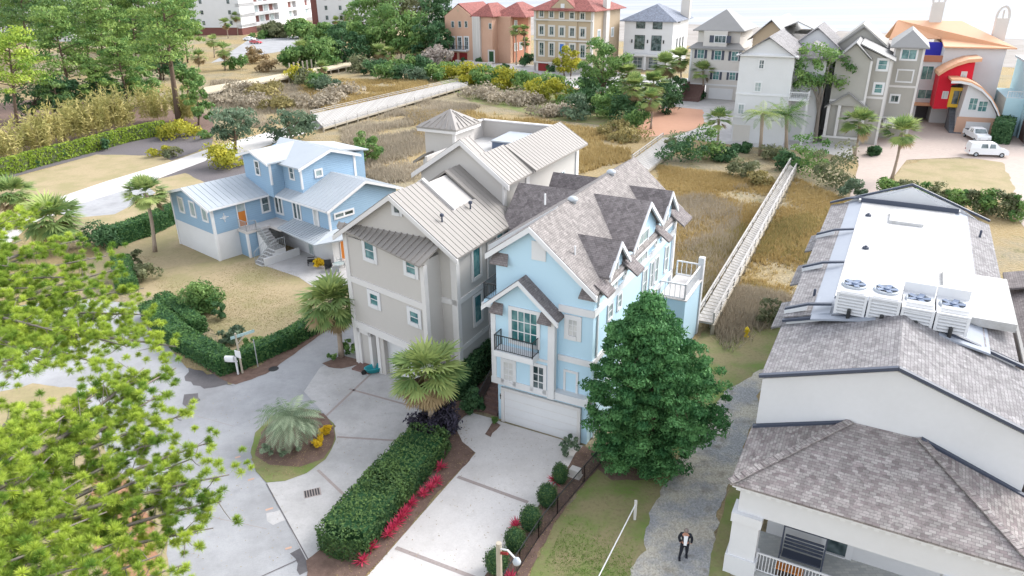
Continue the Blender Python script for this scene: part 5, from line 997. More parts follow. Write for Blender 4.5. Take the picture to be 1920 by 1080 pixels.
for i, (x, y, r, bx, by, lb) in enumerate(((966, 56, 13, 968, 122, 'thin tall palm right beside the salmon villa'), (982, 55, 12, 983, 120, 'thin palm between salmon and tan villas, nearer the tan one'), (985, 78, 11, 985, 118, 'short palm between salmon and tan villas'), (1149, 60, 12, 1150, 120, 'palm between the tan villa and the white villa'),
        (712, 94, 20, 712, 122, 'bright palm where the posted walkway ends'), (603, 124, 14, 604, 148, 'small palm beside the middle of the posted walkway'), (730, 98, 16, 728, 124, 'palm just right of the bright one at the posted walkway end'), (750, 85, 18, 752, 115, 'shaggy palm in the woods behind the walkway end'), (778, 92, 18, 780, 120, 'shaggy palm beside the bare grey tree'),
        (422, 42, 13, 428, 72, 'small palm against the big white apartment block wall'), (442, 30, 11, 446, 66, 'taller palm against the big white apartment block wall'), (418, 92, 20, 422, 132, 'palm at the left end of the parking lot'), (372, 105, 18, 372, 132, 'palm right of the big pine near the parking lot'), (398, 75, 16, 402, 108, 'palm at the foot of the apartment block brick base'),
        (566, 90, 22, 568, 120, 'low bushy palm at the right side of the parking lot'), (648, 30, 12, 648, 55, 'small palm by the second apartment block'), (630, 38, 10, 630, 58, 'smallest palm by the second apartment block'))):
    fan_palm(lb, bx, by, x, y, r, 26, .3, blades=9)
# ---- trees beyond
T = tree
g = G(1222, 872); t = thing('juniper_tree', g, 'big dense dark green evergreen between the blue house and gravel path', 'tree'); cs = []; lm = []
prof = [(895, 1208, 26), (865, 1206, 66), (825, 1212, 98), (785, 1222, 120), (745, 1230, 130), (705, 1228, 124), (665, 1220, 104), (630, 1214, 78), (602, 1216, 52), (580, 1220, 28), (565, 1216, 10)]
for (y0, x0, r0), (y1, x1, r1) in zip(prof, prof[1:]):
    for _ in range(int(8+(r0+r1)*.24)):
        s_ = random.random(); c = onplane(g, x0+(x1-x0)*s_, y0+(y1-y0)*s_); R = (r0+(r1-r0)*s_)/ppm(c); a = random.random()*math.tau; rr = R*random.uniform(.62, 1.04); q = random.uniform(.26, .56)
        p = (c[0]+rr*math.cos(a), c[1]+rr*.9*math.sin(a), max(.5, c[2]+random.uniform(-.3, .3)))
        cs.append(p+(q, q, q*.5)); cs.append((p[0]*.5+c[0]*.5, p[1]*.5+c[1]*.5, p[2]+.1, q*1.3, q*1.3, q*.8)); lm.append(np.array(p))
C_, A_, B_, T_ = clumps(cs, 150, .085, .4); ok = C_[:, 2] > .05; quads('crown', C_[ok], A_[ok]+np.array([0, 0, .02]), B_[ok], T_[ok], 'leaf_holly', t)
trunk_mesh(t, g, onplane(g, 1217, 590), .28, .07, 'bark', .3, random.sample(lm, 26))
T('oak_tree', 'tree', 'spreading tree in front of the gap between pale and taupe houses', 1528, 268, 1540, 132, 58, 50, 'leaf_mid', 42, 90, bark='bark_grey', rc=.26)
T('oak_tree', 'tree', 'dense green tree left of the shaggy palms before the white villa', 1128, 195, 1130, 118, 48, 52, 'leaf_mid', 44, 90, rc=.26)
T('oak_tree', 'tree', 'yellow-green small tree in front of the tan villa', 1070, 148, 1070, 110, 22, 24, 'leaf_yellow', 16, 60)
T('shrub_tree', 'tree', 'round yellow-green bushy tree below the blue front door', 1058, 142, 1055, 124, 20, 12, 'leaf_yellow', 12, 60)
T('live_oak', 'tree', 'grey-green tree behind the sky blue house, left one', 440, 282, 440, 238, 44, 34, 'leaf_blue', 34, 90, rc=.27)
T('live_oak', 'tree', 'grey-green tree behind the sky blue house, middle one', 545, 268, 543, 240, 50, 28, 'leaf_blue', 34, 90, rc=.27)
T('live_oak', 'tree', 'green tree right of the sky blue house upper storey', 682, 310, 686, 278, 28, 32, 'leaf_mid', 26, 90, rc=.27)
T('bare_tree', 'tree', 'bare pinkish grey twiggy tree in front of the salmon villa', 822, 128, 822, 106, 32, 18, 'twig', 22, 110, leaf=.35, bark='bark_grey')
for cx, cy, r, h, bx, by, m, lb in ((556, 112, 26, 18, 556, 132, 'leaf_mid', 'low green tree beside the parking lot and posted walkway'), (600, 100, 34, 24, 600, 130, 'leaf_mid', 'broad green tree left in the woods behind the posts'), (645, 92, 36, 28, 645, 122, 'leaf_dark', 'broad dark tree in the middle of the woods behind the posts'),
        (690, 78, 34, 34, 690, 115, 'leaf_mid', 'leafy tree right of the middle in the woods behind the posts'), (735, 55, 40, 44, 735, 112, 'leaf_mid', 'tall bright green tree in the woods left of the salmon villa'), (772, 68, 34, 36, 775, 115, 'leaf_mid', 'bright green tree nearest the bare pinkish tree'),
        (810, 85, 30, 36, 812, 118, 'leaf_dark', 'very dark tree touching the salmon villa'), (700, 30, 40, 34, 705, 95, 'leaf_mid', 'tall tree crown in front of the second apartment block'), (760, 18, 44, 30, 762, 95, 'leaf_olive', 'olive tree crown at the top of the woods'), (820, 30, 26, 34, 822, 100, 'leaf_dark', 'dark tree behind the salmon villa left corner'),
        (520, 58, 20, 12, 520, 70, 'leaf_olive', 'small olive tree by the apartment block parking'), (566, 55, 22, 14, 566, 72, 'leaf_mid', 'green tree at the right end of the apartment balconies'), (610, 62, 26, 16, 610, 82, 'leaf_mid', 'green tree under the second apartment block'), (655, 62, 26, 18, 655, 84, 'leaf_dark', 'dark tree at the right of the second apartment block')):
    T('broadleaf_tree', 'tree', lb, bx, by, cx, cy, r*1.25, h*1.15, m, 48, 80, rc=.28)
# ---- pines at upper left
for a in (('pine trunk leaning left with crown above the bamboo, second from left', 136, 192, 96, 20, 150, 62, 46, 'needle_mid', .32), ('shorter pine right of centre above the yellow bamboo', 243, 208, 215, 75, 175, 48, 36, 'needle_mid', .25),
          ('large thick-trunked pine at the right end of the pine group', 336, 232, 300, -25, 115, 74, 54, 'needle_mid', .55), ('yellow-green pine at the far left edge above the lime hedge', 32, 236, 14, 60, 165, 70, 40, 'needle', .3),
          ('tall pine third from left with bare dark trunk', 172, 160, 150, -30, 95, 60, 44, 'needle_dark', .3), ('tall pine in the middle of the pine group', 224, 130, 205, -35, 85, 55, 42, 'needle_mid', .28), ('tall pine just left of the large thick-trunked one', 272, 130, 255, -35, 95, 52, 42, 'needle_dark', .28),
          ('tall pine behind the far left edge, darkest green', 60, 160, 35, -30, 85, 62, 40, 'needle_dark', .3), ('slim pine immediately left of the thick trunk', 307, 150, 292, 20, 110, 36, 26, 'needle_mid', .2), ('pine behind the parking lot palms at top', 352, 118, 338, -20, 80, 40, 30, 'needle_mid', .25),
          ('low young pine filling the gap left of the shorter pine', 185, 215, 178, 120, 195, 40, 26, 'needle_mid', .2), ('small pine between bamboo and the leaning trunk', 110, 225, 100, 150, 215, 40, 24, 'needle_dark', .2),
          ('pine filling the top left corner behind the others', 95, 120, 78, -40, 70, 60, 40, 'needle_mid', .3), ('pine with broad crown above the middle of the bamboo', 195, 185, 186, -10, 120, 56, 40, 'needle_mid', .28), ('pine behind the gap between thick trunk and its left neighbour', 262, 175, 246, 20, 135, 46, 34, 'needle_mid', .25),
          ('pale pine in the far row, left of the apartment block stairs', 330, 100, 318, -30, 70, 50, 34, 'needle_dark', .25), ('pine in the far row above the third bamboo clump', 150, 105, 140, -40, 60, 54, 34, 'needle_mid', .25), ('pine in the far row at the very left corner', 12, 120, -5, -40, 70, 60, 34, 'needle_mid', .3), ('pine in the far row right above the short pine', 232, 98, 224, -40, 55, 50, 34, 'needle_dark', .25)):
    pine(*a)
for cx, cy, r, h, bx, by, m, lb in ((60, 185, 50, 30, 60, 225, 'leaf_dark', 'dark shadowy tree under the far left pines'), (130, 175, 45, 30, 130, 218, 'leaf_dark', 'dark understorey tree left of the bamboo clumps'), (190, 175, 40, 28, 190, 212, 'leaf_dark', 'dark understorey tree behind the middle bamboo'), (260, 160, 34, 30, 260, 200, 'leaf_mid', 'understorey tree left of the thick pine trunk'), (372, 190, 26, 40, 372, 235, 'leaf_mid', 'bright leafy tree right of the thick pine trunk'), (350, 150, 30, 24, 352, 185, 'leaf_mid', 'leafy tree behind the thick pine trunk'), (300, 120, 40, 24, 300, 150, 'leaf_dark', 'dark tree behind the slim pine')):
    T('understorey_tree', 'tree', lb, bx, by, cx, cy, r, h, m, 26, 70, rc=.34)
def bamboo(label, bx, by, rp, hp, m='bamboo', n=60):
    g = G(bx, by); k = ppm(g); R = rp/k; Hh = hp/k; t = thing('bamboo', g, label, 'bamboo', 'yellow bamboo clumps'); C_, A_, B_, T_ = [], [], [], []
    for i in range(n):
        a = random.random()*math.tau; r = R*random.random()**.5; b = g+[r*math.cos(a), r*math.sin(a), 0]; ln = np.array([math.cos(a)*.25*r/R, math.sin(a)*.25*r/R, 1]); h = Hh*random.uniform(.6, 1.1); tn = random.random()
        C_.append(b+ln*h*.5); A_.append(ln*h*.5); B_.append(np.array([.04, 0, 0])); T_.append(tn)
        for j in range(22):
            s = random.uniform(.2, 1.02); p = b+ln*h*s; d = unit(rng.normal(size=3)+[0, 0, .6]); C_.append(p+d*.35); A_.append(d*.45); B_.append(unit(np.cross(d, rng.normal(size=3)))*.10); T_.append(tn+random.uniform(-.2, .2))
    quads('stems', np.array(C_), np.array(A_), np.array(B_), np.array(T_), m, t); return t
for x, y, r, h, lb in ((70, 285, 26, 60, 'leftmost yellow bamboo clump behind the lime hedge'), (105, 275, 24, 66, 'second yellow bamboo clump from the left behind the lime hedge'), (140, 266, 24, 70, 'third yellow bamboo clump, near the middle of the lime hedge'), (172, 258, 24, 72, 'fourth yellow bamboo clump behind the lime hedge'), (205, 250, 24, 78, 'tallest yellow bamboo clump beside the short pine trunk'),
        (232, 243, 18, 66, 'last yellow bamboo clump before the bare gap'), (292, 228, 20, 62, 'yellow bamboo clump left of the thick pine trunk'), (348, 228, 16, 58, 'yellow bamboo clump right of the thick pine trunk'), (10, 300, 26, 60, 'bamboo clump cut by the left edge of view')): bamboo(lb, x, y, r, h)
# ---- shrubs
S_ = shrub
S_('large rounded shrub with reddish tips on the tan lawn', 378, 588, 36, 34, 'leaf_mid', 40, 120)
S_('grey-green mounded shrub beside the street hedge', 430, 640, 26, 16, 'leaf_blue', 14, 90); S_('dark blue-green shrub against the round lawn shrub', 410, 600, 14, 20, 'leaf_dark', 12, 80); S_('small bright shrub behind the street sign', 470, 655, 16, 12, 'leaf_mid', 10, 70)
S_('upright thin shrub at the left end of the tan lawn', 258, 498, 9, 20, 'leaf_olive', 10, 60); S_('brownish loose shrub at the left end of the tan lawn', 272, 528, 22, 20, 'leaf_olive', 16, 80); S_('low dark clipped shrub left of the back hedge', 180, 465, 40, 22, 'leaf_dark', 24, 100)
S_('green groundcover shrub behind the low wing of the sky blue house', 425, 312, 42, 20, 'leaf_yellow', 22, 90); S_('bright yellow-leaved shrub row at the base of the thick pine', 340, 258, 38, 14, 'leaf_yellow', 22, 80); S_('yellow variegated shrub right of the yellow row', 385, 262, 14, 10, 'leaf_mid', 8, 60)
S_('pale spiky shrub in the dark mulch bed by the driveway', 305, 292, 20, 12, 'leaf_yellow', 8, 60); S_('pale small shrub right beside the spiky one', 325, 296, 14, 10, 'leaf_olive', 8, 50)
for x, y, lb in ((34, 318, 'small dark bush leftmost under the lime hedge'), (70, 312, 'small dark bush second from left under the lime hedge'), (114, 300, 'small dark bush third from left under the lime hedge'), (198, 282, 'small dark bush rightmost under the lime hedge')): S_(lb, x, y, 9, 11, 'leaf_dark', 8, 60)
S_('big green leafy plant in the bed at the grey house entry', 655, 664, 14, 18, 'leaf_mid', 12, 50); S_('lower green plant left of the grey house entry palm', 622, 675, 9, 8, 'leaf_mid', 6, 40); S_('dark purple rounded shrub behind the brown-skirted palm', 818, 808, 42, 30, 'leaf_purple', 40, 140)
S_('ivy green shrub filling the alley beside the entry stairs', 885, 770, 22, 26, 'leaf_dark', 20, 90); S_('small grey leafy shrub at the right edge of the white garage door', 1066, 850, 18, 22, 'leaf_blue', 10, 40); S_('small plant in the narrow strip by the entry walk', 927, 792, 8, 7, 'leaf_mid', 6, 50)
S_('taller yellow flowering shrub on the planting island', 607, 818, 12, 14, 'flower_yellow', 10, 90); S_('lower yellow flowering shrub on the planting island', 597, 838, 11, 9, 'flower_yellow', 8, 80)
S_('spiky grey-green agave left on the planting island', 505, 850, 14, 11, 'palm_silver', 8, 50); S_('spiky small agave in the middle of the planting island', 528, 858, 10, 9, 'palm_silver', 6, 40); S_('pale succulent right on the planting island', 558, 852, 9, 7, 'palm_silver', 6, 40)
for i, (x, y, rx, ry, m, lb) in enumerate(((1278, 305, 40, 34, 'leaf_dark', 'dark shrub thicket right of the short wooden bridge'), (1318, 300, 34, 34, 'leaf_mid', 'green shrub behind the dark thicket by the short bridge'), (1352, 300, 24, 16, 'leaf_dark', 'shrub below the small bright fan palm'), (1262, 262+20, 16, 12, 'leaf_olive', 'small olive shrub touching the short bridge'),
        (1520, 330, 34, 50, 'leaf_mid', 'tall green shrub at the top end of the long boardwalk'), (1560, 352, 40, 46, 'leaf_olive', 'broad olive shrub beside the paved court'), (1478, 318, 22, 20, 'leaf_dark', 'dark shrub left of the long boardwalk top'), (1450, 300, 26, 14, 'leaf_olive', 'low olive shrub in front of the slender date palm'), (1395, 330, 26, 16, 'leaf_olive', 'pale olive shrub in the marsh below the pale house'), (1425, 345, 22, 12, 'grass_olive', 'dull marsh shrub left of the long boardwalk'),
        (1600, 372, 20, 18, 'leaf_blue', 'grey-green shrub next to the long building back gable'), (1390, 285, 16, 10, 'leaf_dark', 'small dark shrub at the corner of the pale house'), (1402, 262, 16, 16, 'leaf_dark', 'dark burgundy shrub by the slender date palm'), (1640, 292, 12, 12, 'leaf_dark', 'small dark shrub at the portico wall'), (1445, 605, 26, 24, 'leaf_olive', 'olive shrub by the corner of the long white building'))):
    S_(lb, x, y, rx, ry, m, 18, 70)
for i, x in enumerate(range(1668, 1912, 30)): S_('yucca-like olive shrub in the hedge row below the round lawn, %s' % ('first from the left', 'second from the left', 'third from the left', 'fourth from the left', 'fifth from the left', 'sixth from the left', 'seventh from the left', 'eighth from the left', 'last at the right')[i], x, 378+(x-1668)*.14, 23, 27, 'leaf_olive' if i % 2 else 'leaf_mid', 18, 80, group='shrubs below the round lawn')
row = [(880, 158, 'leaf_yellow'), (915, 160, 'leaf_mid'), (950, 166, 'leaf_yellow'), (985, 168, 'leaf_mid'), (1015, 186, 'leaf_yellow'), (1045, 190, 'leaf_yellow'), (1075, 205, 'leaf_mid'), (1105, 210, 'leaf_dark'), (1135, 222, 'leaf_mid'), (1165, 228, 'leaf_dark'), (1190, 240, 'leaf_mid'), (1100, 188, 'leaf_dark'), (1150, 205, 'leaf_mid'), (1190, 215, 'leaf_dark'), (1240, 200, 'leaf_dark'), (1262, 185, 'leaf_dark'), (1040, 172, 'leaf_mid'), (1255, 212, 'leaf_dark'), (1085, 225, 'leaf_blue'), (1120, 172, 'leaf_dark'), (1170, 190, 'leaf_mid')]
ords = ('1st', '2nd', '3rd', '4th', '5th', '6th', '7th', '8th', '9th', '10th', '11th', '12th', '13th', '14th', '15th', '16th', '17th', '18th', '19th', '20th', '21st')
mw_ = {'leaf_yellow': 'yellow-green', 'leaf_mid': 'green', 'leaf_dark': 'dark green', 'leaf_blue': 'grey-green', 'leaf_olive': 'olive', 'grass_grey': 'grey-brown', 'grass_olive': 'dull olive'}
for i, (x, y, m) in enumerate(sorted(row)): S_('%s shrub in the garden band before the villas, %s from left' % (mw_[m], ords[i]), x, y, 28, 20 if x < 1060 else 27, m, 18, 70, group='shrubs before the villas')
row = [(720, 150, 'leaf_mid'), (752, 150, 'leaf_dark'), (782, 152, 'leaf_blue'), (812, 152, 'leaf_mid'), (836, 148, 'leaf_yellow'), (700, 140, 'leaf_dark'), (675, 135, 'leaf_olive'), (760, 134, 'leaf_mid'), (792, 134, 'leaf_dark'), (850, 140, 'leaf_mid'), (560, 152, 'leaf_yellow'), (590, 168, 'leaf_mid'), (610, 172, 'leaf_blue'), (575, 160, 'leaf_olive')]
for i, (x, y, m) in enumerate(sorted(row)): S_('%s shrub at the marsh edge beyond the wide bridge, %s from left' % (mw_[m], ords[i]), x, y, 24, 15, m, 16, 60, group='shrubs beyond the wide bridge')
row = [(425, 195, 'grass_grey'), (470, 200, 'grass_grey'), (520, 205, 'grass_olive'), (570, 200, 'grass_grey'), (620, 196, 'grass_grey'), (450, 175, 'grass_grey'), (500, 178, 'grass_olive'), (640, 180, 'grass_grey'), (940, 190, 'grass_grey'), (985, 195, 'grass_grey'), (1020, 215, 'grass_grey'), (1050, 218, 'grass_grey'), (900, 180, 'grass_grey'), (1150, 250, 'grass_olive'), (1180, 262, 'grass_olive')]
for i, (x, y, m) in enumerate(sorted(row)): S_('%s dry brush mound in the marsh, %s from left' % (mw_[m], ords[i]), x, y, 36, 8, m, 16, 80, group='dry brush mounds in the marsh')
S_('peach orange dry bush below the parked red car', 480, 118, 20, 18, 'palm_brown', 14, 60); S_('second peach dry bush behind the sandy walkway', 500, 134, 22, 12, 'palm_brown', 12, 60); S_('green bush right of the peach bush', 445, 130, 22, 12, 'leaf_mid', 12, 60); S_('clipped hedge-like bush beside the parked cars', 492, 72, 20, 7, 'leaf_mid', 10, 60)
S_('dark shrub against the salmon villa wall', 868, 120, 6, 7, 'leaf_dark', 6, 40); S_('round dark shrub at the stone tower base', 900, 119, 7, 8, 'leaf_dark', 6, 40); S_('dark green shrubs between the two red-roofed villas', 988, 124, 14, 12, 'leaf_dark', 12, 50); S_('dark rounded shrub beside the tan villa garage', 1036, 134, 9, 7, 'leaf_dark', 8, 50); S_('dark shrub on the curved path to the salmon villa', 944, 134, 12, 7, 'leaf_dark', 8, 50); S_('low bush at the stairs of the cream house', 1312, 187, 12, 6, 'leaf_dark', 8, 50)
# ---- clipped topiary balls along the fence
for x, y, rx, ry, lb in ((1050, 905, 15, 20, 'clipped egg-shaped boxwood farthest from view along the iron fence'), (1026, 948, 19, 23, 'clipped boxwood second farthest along the iron fence'), (995, 992, 21, 25, 'clipped boxwood third farthest along the iron fence'), (966, 1030, 20, 23, 'clipped boxwood beside the pole lamp along the iron fence'), (932, 1072, 23, 25, 'clipped boxwood nearest the lower edge along the iron fence')):
    g = G(x, y); k = ppm(g+[0, 0, .6]); r, h = rx/k, ry/k; t = thing('topiary', g, lb, 'shrub', 'clipped boxwoods along the fence')
    C_, A_, B_, T_ = clumps([(g[0], g[1], h*.95, r, r, h*1.15)], 1700, .045, .93); ok = C_[:, 2] > .02; quads('foliage', C_[ok], A_[ok], B_[ok], rng.random(ok.sum())*.7, 'leaf_hedge_big', t)
    MB().lathe((g[0], g[1], 0), [(r*.4, 0), (r*.85, h*.5), (r*.92, h), (r*.8, h*1.5), (r*.4, h*1.95), (.02, h*2.05)], 12).build('inner_growth', 'leaf_dark', t)
# ---- bromeliads
br = [(826, 880), (818, 908), (794, 930), (772, 948), (760, 966), (745, 985), (728, 1006), (735, 996), (698, 1030), (680, 1056), (808, 918), (752, 975), (968, 990), (1040, 905), (957, 1090)]
def bromeliad(x, y, s, lb):
    g = G(x, y); t = thing('bromeliad', g, lb, 'plant', 'pink and red leafy plants'); C_, A_, B_, T_ = [], [], [], []
    for i in range(46):
        a = i*2.4; e = random.uniform(-.1, 1.3); d = np.array([math.cos(a)*math.cos(e), math.sin(a)*math.cos(e), math.sin(e)]); L = s*random.uniform(.7, 1.1); C_.append(g+[0, 0, .12]+d*L*.5); A_.append(d*L*.5); B_.append(unit(np.cross(d, [0.1, 0, 1.]))*.035); T_.append(random.random())
    quads('leaves', np.array(C_), np.array(A_), np.array(B_), np.array(T_), 'flower_pink', t)
    n = 20; C2, A2 = [], []
    for i in range(n): a = random.random()*math.tau; d = np.array([math.cos(a), math.sin(a), random.uniform(.1, .5)]); C2.append(g+[0, 0, .06]+d*s*.35); A2.append(d*s*.4)
    quads('lower_leaves', np.array(C2), np.array(A2), np.tile([.03, .0, .01], (n, 1)), np.random.rand(n), 'palm_brown', t)
for i, (x, y) in enumerate(br):
    bromeliad(x, y, .5, ('pink leafy plant beside the big hedge, %s from the house' % ords[i]) if i < 12 else ('lone pink plant among the clipped boxwoods, %s' % ('middle', 'farthest', 'nearest')[i-12]))
# ---- foreground pines at lower left
def near_pine(label, bx, by, tz, limbs, seed, top_px=None):
    random.seed(seed); g = G(bx, by); t = thing('pine_tree', g, label, 'pine tree', 'foreground pines'); mb = MB(); C_, A_, B_, T_ = [], [], [], []; shade = 0
    ax = lambda z: np.array([g[0]+.5*math.sin(z*.25), g[1]+.3*math.cos(z*.3)-.3, z]); mb.tube([ax(z) for z in np.linspace(0, tz, 9)], list(np.linspace(.3, .09, 9)), 10)
    def tuft(p, r, shade=0):
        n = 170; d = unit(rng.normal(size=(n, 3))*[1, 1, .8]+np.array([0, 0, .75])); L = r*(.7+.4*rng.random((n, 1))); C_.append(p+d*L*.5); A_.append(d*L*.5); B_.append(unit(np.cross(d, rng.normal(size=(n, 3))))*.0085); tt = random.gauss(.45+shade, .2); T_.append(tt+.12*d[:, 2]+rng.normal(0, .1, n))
    for (x, y, z) in limbs:
        e = G(x, y, z); z0 = max(3, min(tz-.5, z-random.uniform(-.5, 1.2))); s = ax(z0); m1 = s+(e-s)*.5+[random.uniform(-.4, .4), random.uniform(-.4, .4), random.uniform(.1, .6)]
        L = np.linalg.norm(e-s); pts_ = [s*(1-q)**2+2*m1*q*(1-q)+e*q*q for q in np.linspace(0, 1, 8)]; mb.tube(pts_, list(np.linspace(.035+.012*L, .02, 8)), 6, False)
        nt_ = int(8+L*3.5); shade = random.uniform(-.28, .22)
        for i in range(nt_):
            q = random.uniform(.32, 1.0); b = s*(1-q)**2+2*m1*q*(1-q)+e*q*q; sp = (1.25-.55*q)*min(1.25, .25+L*.16); off = unit(rng.normal(size=3)*[1, 1, .45])*sp*random.uniform(.25, 1.0); p = b+off
            if random.random() < .5: mb.tube([b, (b+p)/2+[0, 0, -.05], p], [.018, .014, .01], 4, False)
            for _ in range(2): tuft(p+rng.normal(size=3)*[.24, .24, .12], random.uniform(.19, .28), shade)
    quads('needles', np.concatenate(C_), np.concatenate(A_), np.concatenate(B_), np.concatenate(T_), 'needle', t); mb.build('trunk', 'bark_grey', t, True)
lim1 = [(430, 890, 8.5), (415, 940, 8), (400, 990, 7.5), (360, 860, 9), (300, 820, 9.5), (390, 830, 9), (340, 780, 9.5), (300, 740, 10), (330, 690, 10), (260, 760, 10), (210, 720, 10.5), (270, 690, 10.5), (350, 930, 8), (250, 860, 9), (200, 800, 10), (150, 760, 10.5), (300, 930, 8), (240, 930, 8)]
lim2 = [(200, 480, 12), (240, 500, 11.5), (150, 450, 12.5), (270, 540, 11), (90, 470, 12.5), (40, 450, 13), (180, 540, 12), (120, 520, 12.5), (220, 590, 11), (60, 540, 12.5), (20, 600, 12), (160, 620, 11.5), (290, 620, 10.5), (330, 650, 10.5), (100, 620, 12), (240, 650, 11), (20, 500, 13), (270, 590, 11), (10, 420, 13), (60, 405, 13), (30, 700, 12), (90, 690, 11.5), (180, 680, 11)]
lim3 = [(60, 800, 11), (100, 850, 10.5), (20, 860, 11), (150, 900, 10), (80, 940, 10), (200, 960, 9), (30, 980, 10), (130, 1010, 9.5), (240, 1010, 8.5), (300, 1040, 8), (180, 1060, 9), (80, 1060, 9.5), (10, 1060, 10), (340, 1060, 7.5), (40, 760, 11), (120, 780, 11)]
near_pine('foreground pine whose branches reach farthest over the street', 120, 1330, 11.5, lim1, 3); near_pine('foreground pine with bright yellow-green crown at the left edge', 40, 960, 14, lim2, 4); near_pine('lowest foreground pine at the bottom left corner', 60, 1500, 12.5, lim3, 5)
ground('pine_straw', [(60, 720), (140, 730), (200, 860), (310, 960), (330, 1180), (-100, 1180), (-100, 760)], 'lawn_tan', .03)
ground('pine_straw', [(180, 890), (240, 900), (290, 980), (300, 1100), (200, 1100), (160, 960)], 'mulch_orange', .036)
# ---- marsh grasses
def inside(px, py, poly):
    r = np.zeros(len(px), bool); j = len(poly)-1
    for i in range(len(poly)):
        xi, yi = poly[i]; xj, yj = poly[j]; r ^= ((yi > py) != (yj > py)) & (px < (xj-xi)*(py-yi)/(yj-yi+1e-9)+xi); j = i
    return r
def grass(name, label, polys, n, h, w_, m, excl=(), thr=-.35):
    out = []; 
    for poly in polys:
        c = np.array([G(x, y) for x, y in poly]); lo, hi = c.min(0), c.max(0); k = n//len(polys); wx = rng.uniform(lo[0], hi[0], k*3); wy = rng.uniform(lo[1], hi[1], k*3)
        ok = inside(wx, wy, [(q[0], q[1]) for q in c])
        ok &= (np.sin(wx*.31+1.3*np.sin(wy*.23))*np.cos(wy*.29+np.sin(wx*.17))+.25*rng.normal(size=k*3)) > thr
        for e in excl: ok &= ~inside(wx, wy, [tuple(G(*q)[:2]) for q in e])
        out.append(np.stack([wx[ok], wy[ok]], 1)[:k])
    p = np.concatenate(out); k = 5; I = np.repeat(np.arange(len(p)), k); n2 = len(I); d = unit(np.stack([rng.normal(size=n2)*.45, rng.normal(size=n2)*.45, np.ones(n2)], 1)); L = h*(.5+.8*rng.random((n2, 1)))
    b = np.concatenate([p[I]+rng.normal(size=(n2, 2))*h*.28, np.zeros((n2, 1))], 1); tn = np.repeat(.5+.5*np.sin(p[:, 0]*.35+np.sin(p[:, 1]*.2)*2)*np.cos(p[:, 1]*.27), k)*.6+rng.random(n2)*.4
    o = quads(name, b, d*L, unit(rng.normal(size=(n2, 3))*[1, 1, 0])*w_, tn, m, tri=True); tag(o, label, 'grass', kind='stuff')
BW = [(1300, 605), (1475, 305), (1500, 318), (1345, 612)]
grass('marsh_grass', 'golden marsh grass around the long boardwalk', [[(1230, 310), (1480, 340), (1450, 400), (1330, 610), (1260, 500), (1255, 400)], [(1480, 330), (1600, 380), (1500, 500), (1470, 590), (1340, 620)]], 16000, .42, .05, 'grass_gold', [BW], -.5)
grass('marsh_grass', 'grey-brown tall grass patches right of the blue house', [[(1240, 380), (1400, 350), (1370, 500), (1290, 590), (1240, 540)], [(1360, 540), (1480, 560), (1470, 640), (1360, 660), (1335, 610)]], 9000, .7, .04, 'grass_grey', [BW], .0)
grass('marsh_grass', 'olive green grass patches among the golden marsh', [[(1240, 480), (1300, 470), (1400, 420), (1380, 560), (1310, 590), (1240, 560)], [(1400, 430), (1600, 380), (1490, 560), (1400, 560)]], 9000, .5, .045, 'grass_olive', [BW], .15)
grass('marsh_grass', 'golden marsh grass in the distance beyond the roofs', [[(900, 210), (1180, 255), (1180, 300), (1070, 330), (880, 300), (780, 260), (760, 210)], [(560, 150), (800, 152), (800, 172), (650, 210), (560, 200)]], 12000, .7, .12, 'grass_gold')
grass('marsh_grass', 'grey-brown dry marsh grass left of the grey house tower', [[(640, 245), (800, 190), (900, 200), (800, 250), (790, 340), (720, 345), (660, 320)], [(395, 150), (560, 160), (600, 215), (480, 240), (400, 210)]], 13000, .8, .07, 'grass_grey')
grass('lawn_grass', 'patchy green weeds on the lawn strip beside the gravel path', [[(1110, 880), (1200, 830), (1230, 900), (1200, 1000), (1180, 1100), (1000, 1100)], [(1400, 640), (1465, 600), (1460, 660), (1400, 720), (1350, 740)]], 16000, .08, .012, 'grass_green', thr=.0)
grass('lawn_grass', 'sparse olive tufts over the tan lawn of the sky blue house', [[(250, 480), (420, 480), (590, 520), (640, 570), (480, 660), (330, 590)]], 9000, .06, .014, 'grass_olive', thr=-.2)
def litter(label, polys, n, m, sz):
    P_ = []
    for poly in polys:
        c = np.array([G(x, y) for x, y in poly]); lo, hi = c.min(0), c.max(0); wx = rng.uniform(lo[0], hi[0], n*3); wy = rng.uniform(lo[1], hi[1], n*3); ok = inside(wx, wy, [(q[0], q[1]) for q in c]); P_.append(np.stack([wx[ok], wy[ok], np.full(ok.sum(), .056)], 1)[:n])
    p = np.concatenate(P_); a = unit(rng.normal(size=p.shape)*[1, 1, .15]); b = unit(np.cross(a, [0, 0, 1.])); s_ = sz*(.5+rng.random((len(p), 1))); tag(quads('leaf_litter', p, a*s_, b*s_*.5, rng.random(len(p)), m), label, 'leaf litter', kind='stuff')
litter('brown fallen leaves on the mulch and drive edges', [[(800, 780), (870, 760), (892, 850), (755, 1005), (690, 1085), (600, 1080), (830, 850)], [(1092, 840), (1135, 850), (985, 1088), (905, 1085)], [(480, 850), (500, 790), (600, 775), (625, 830), (560, 890), (500, 895)]], 900, 'palm_brown', .04)
litter('scattered dry needles and leaves on the street and driveways', [[(290, 760), (470, 740), (520, 900), (600, 1070), (350, 1070)], [(610, 700), (700, 680), (860, 790), (640, 1000)], [(930, 800), (1080, 840), (900, 1080), (720, 1060)]], 260, 'palm_brown', .035)
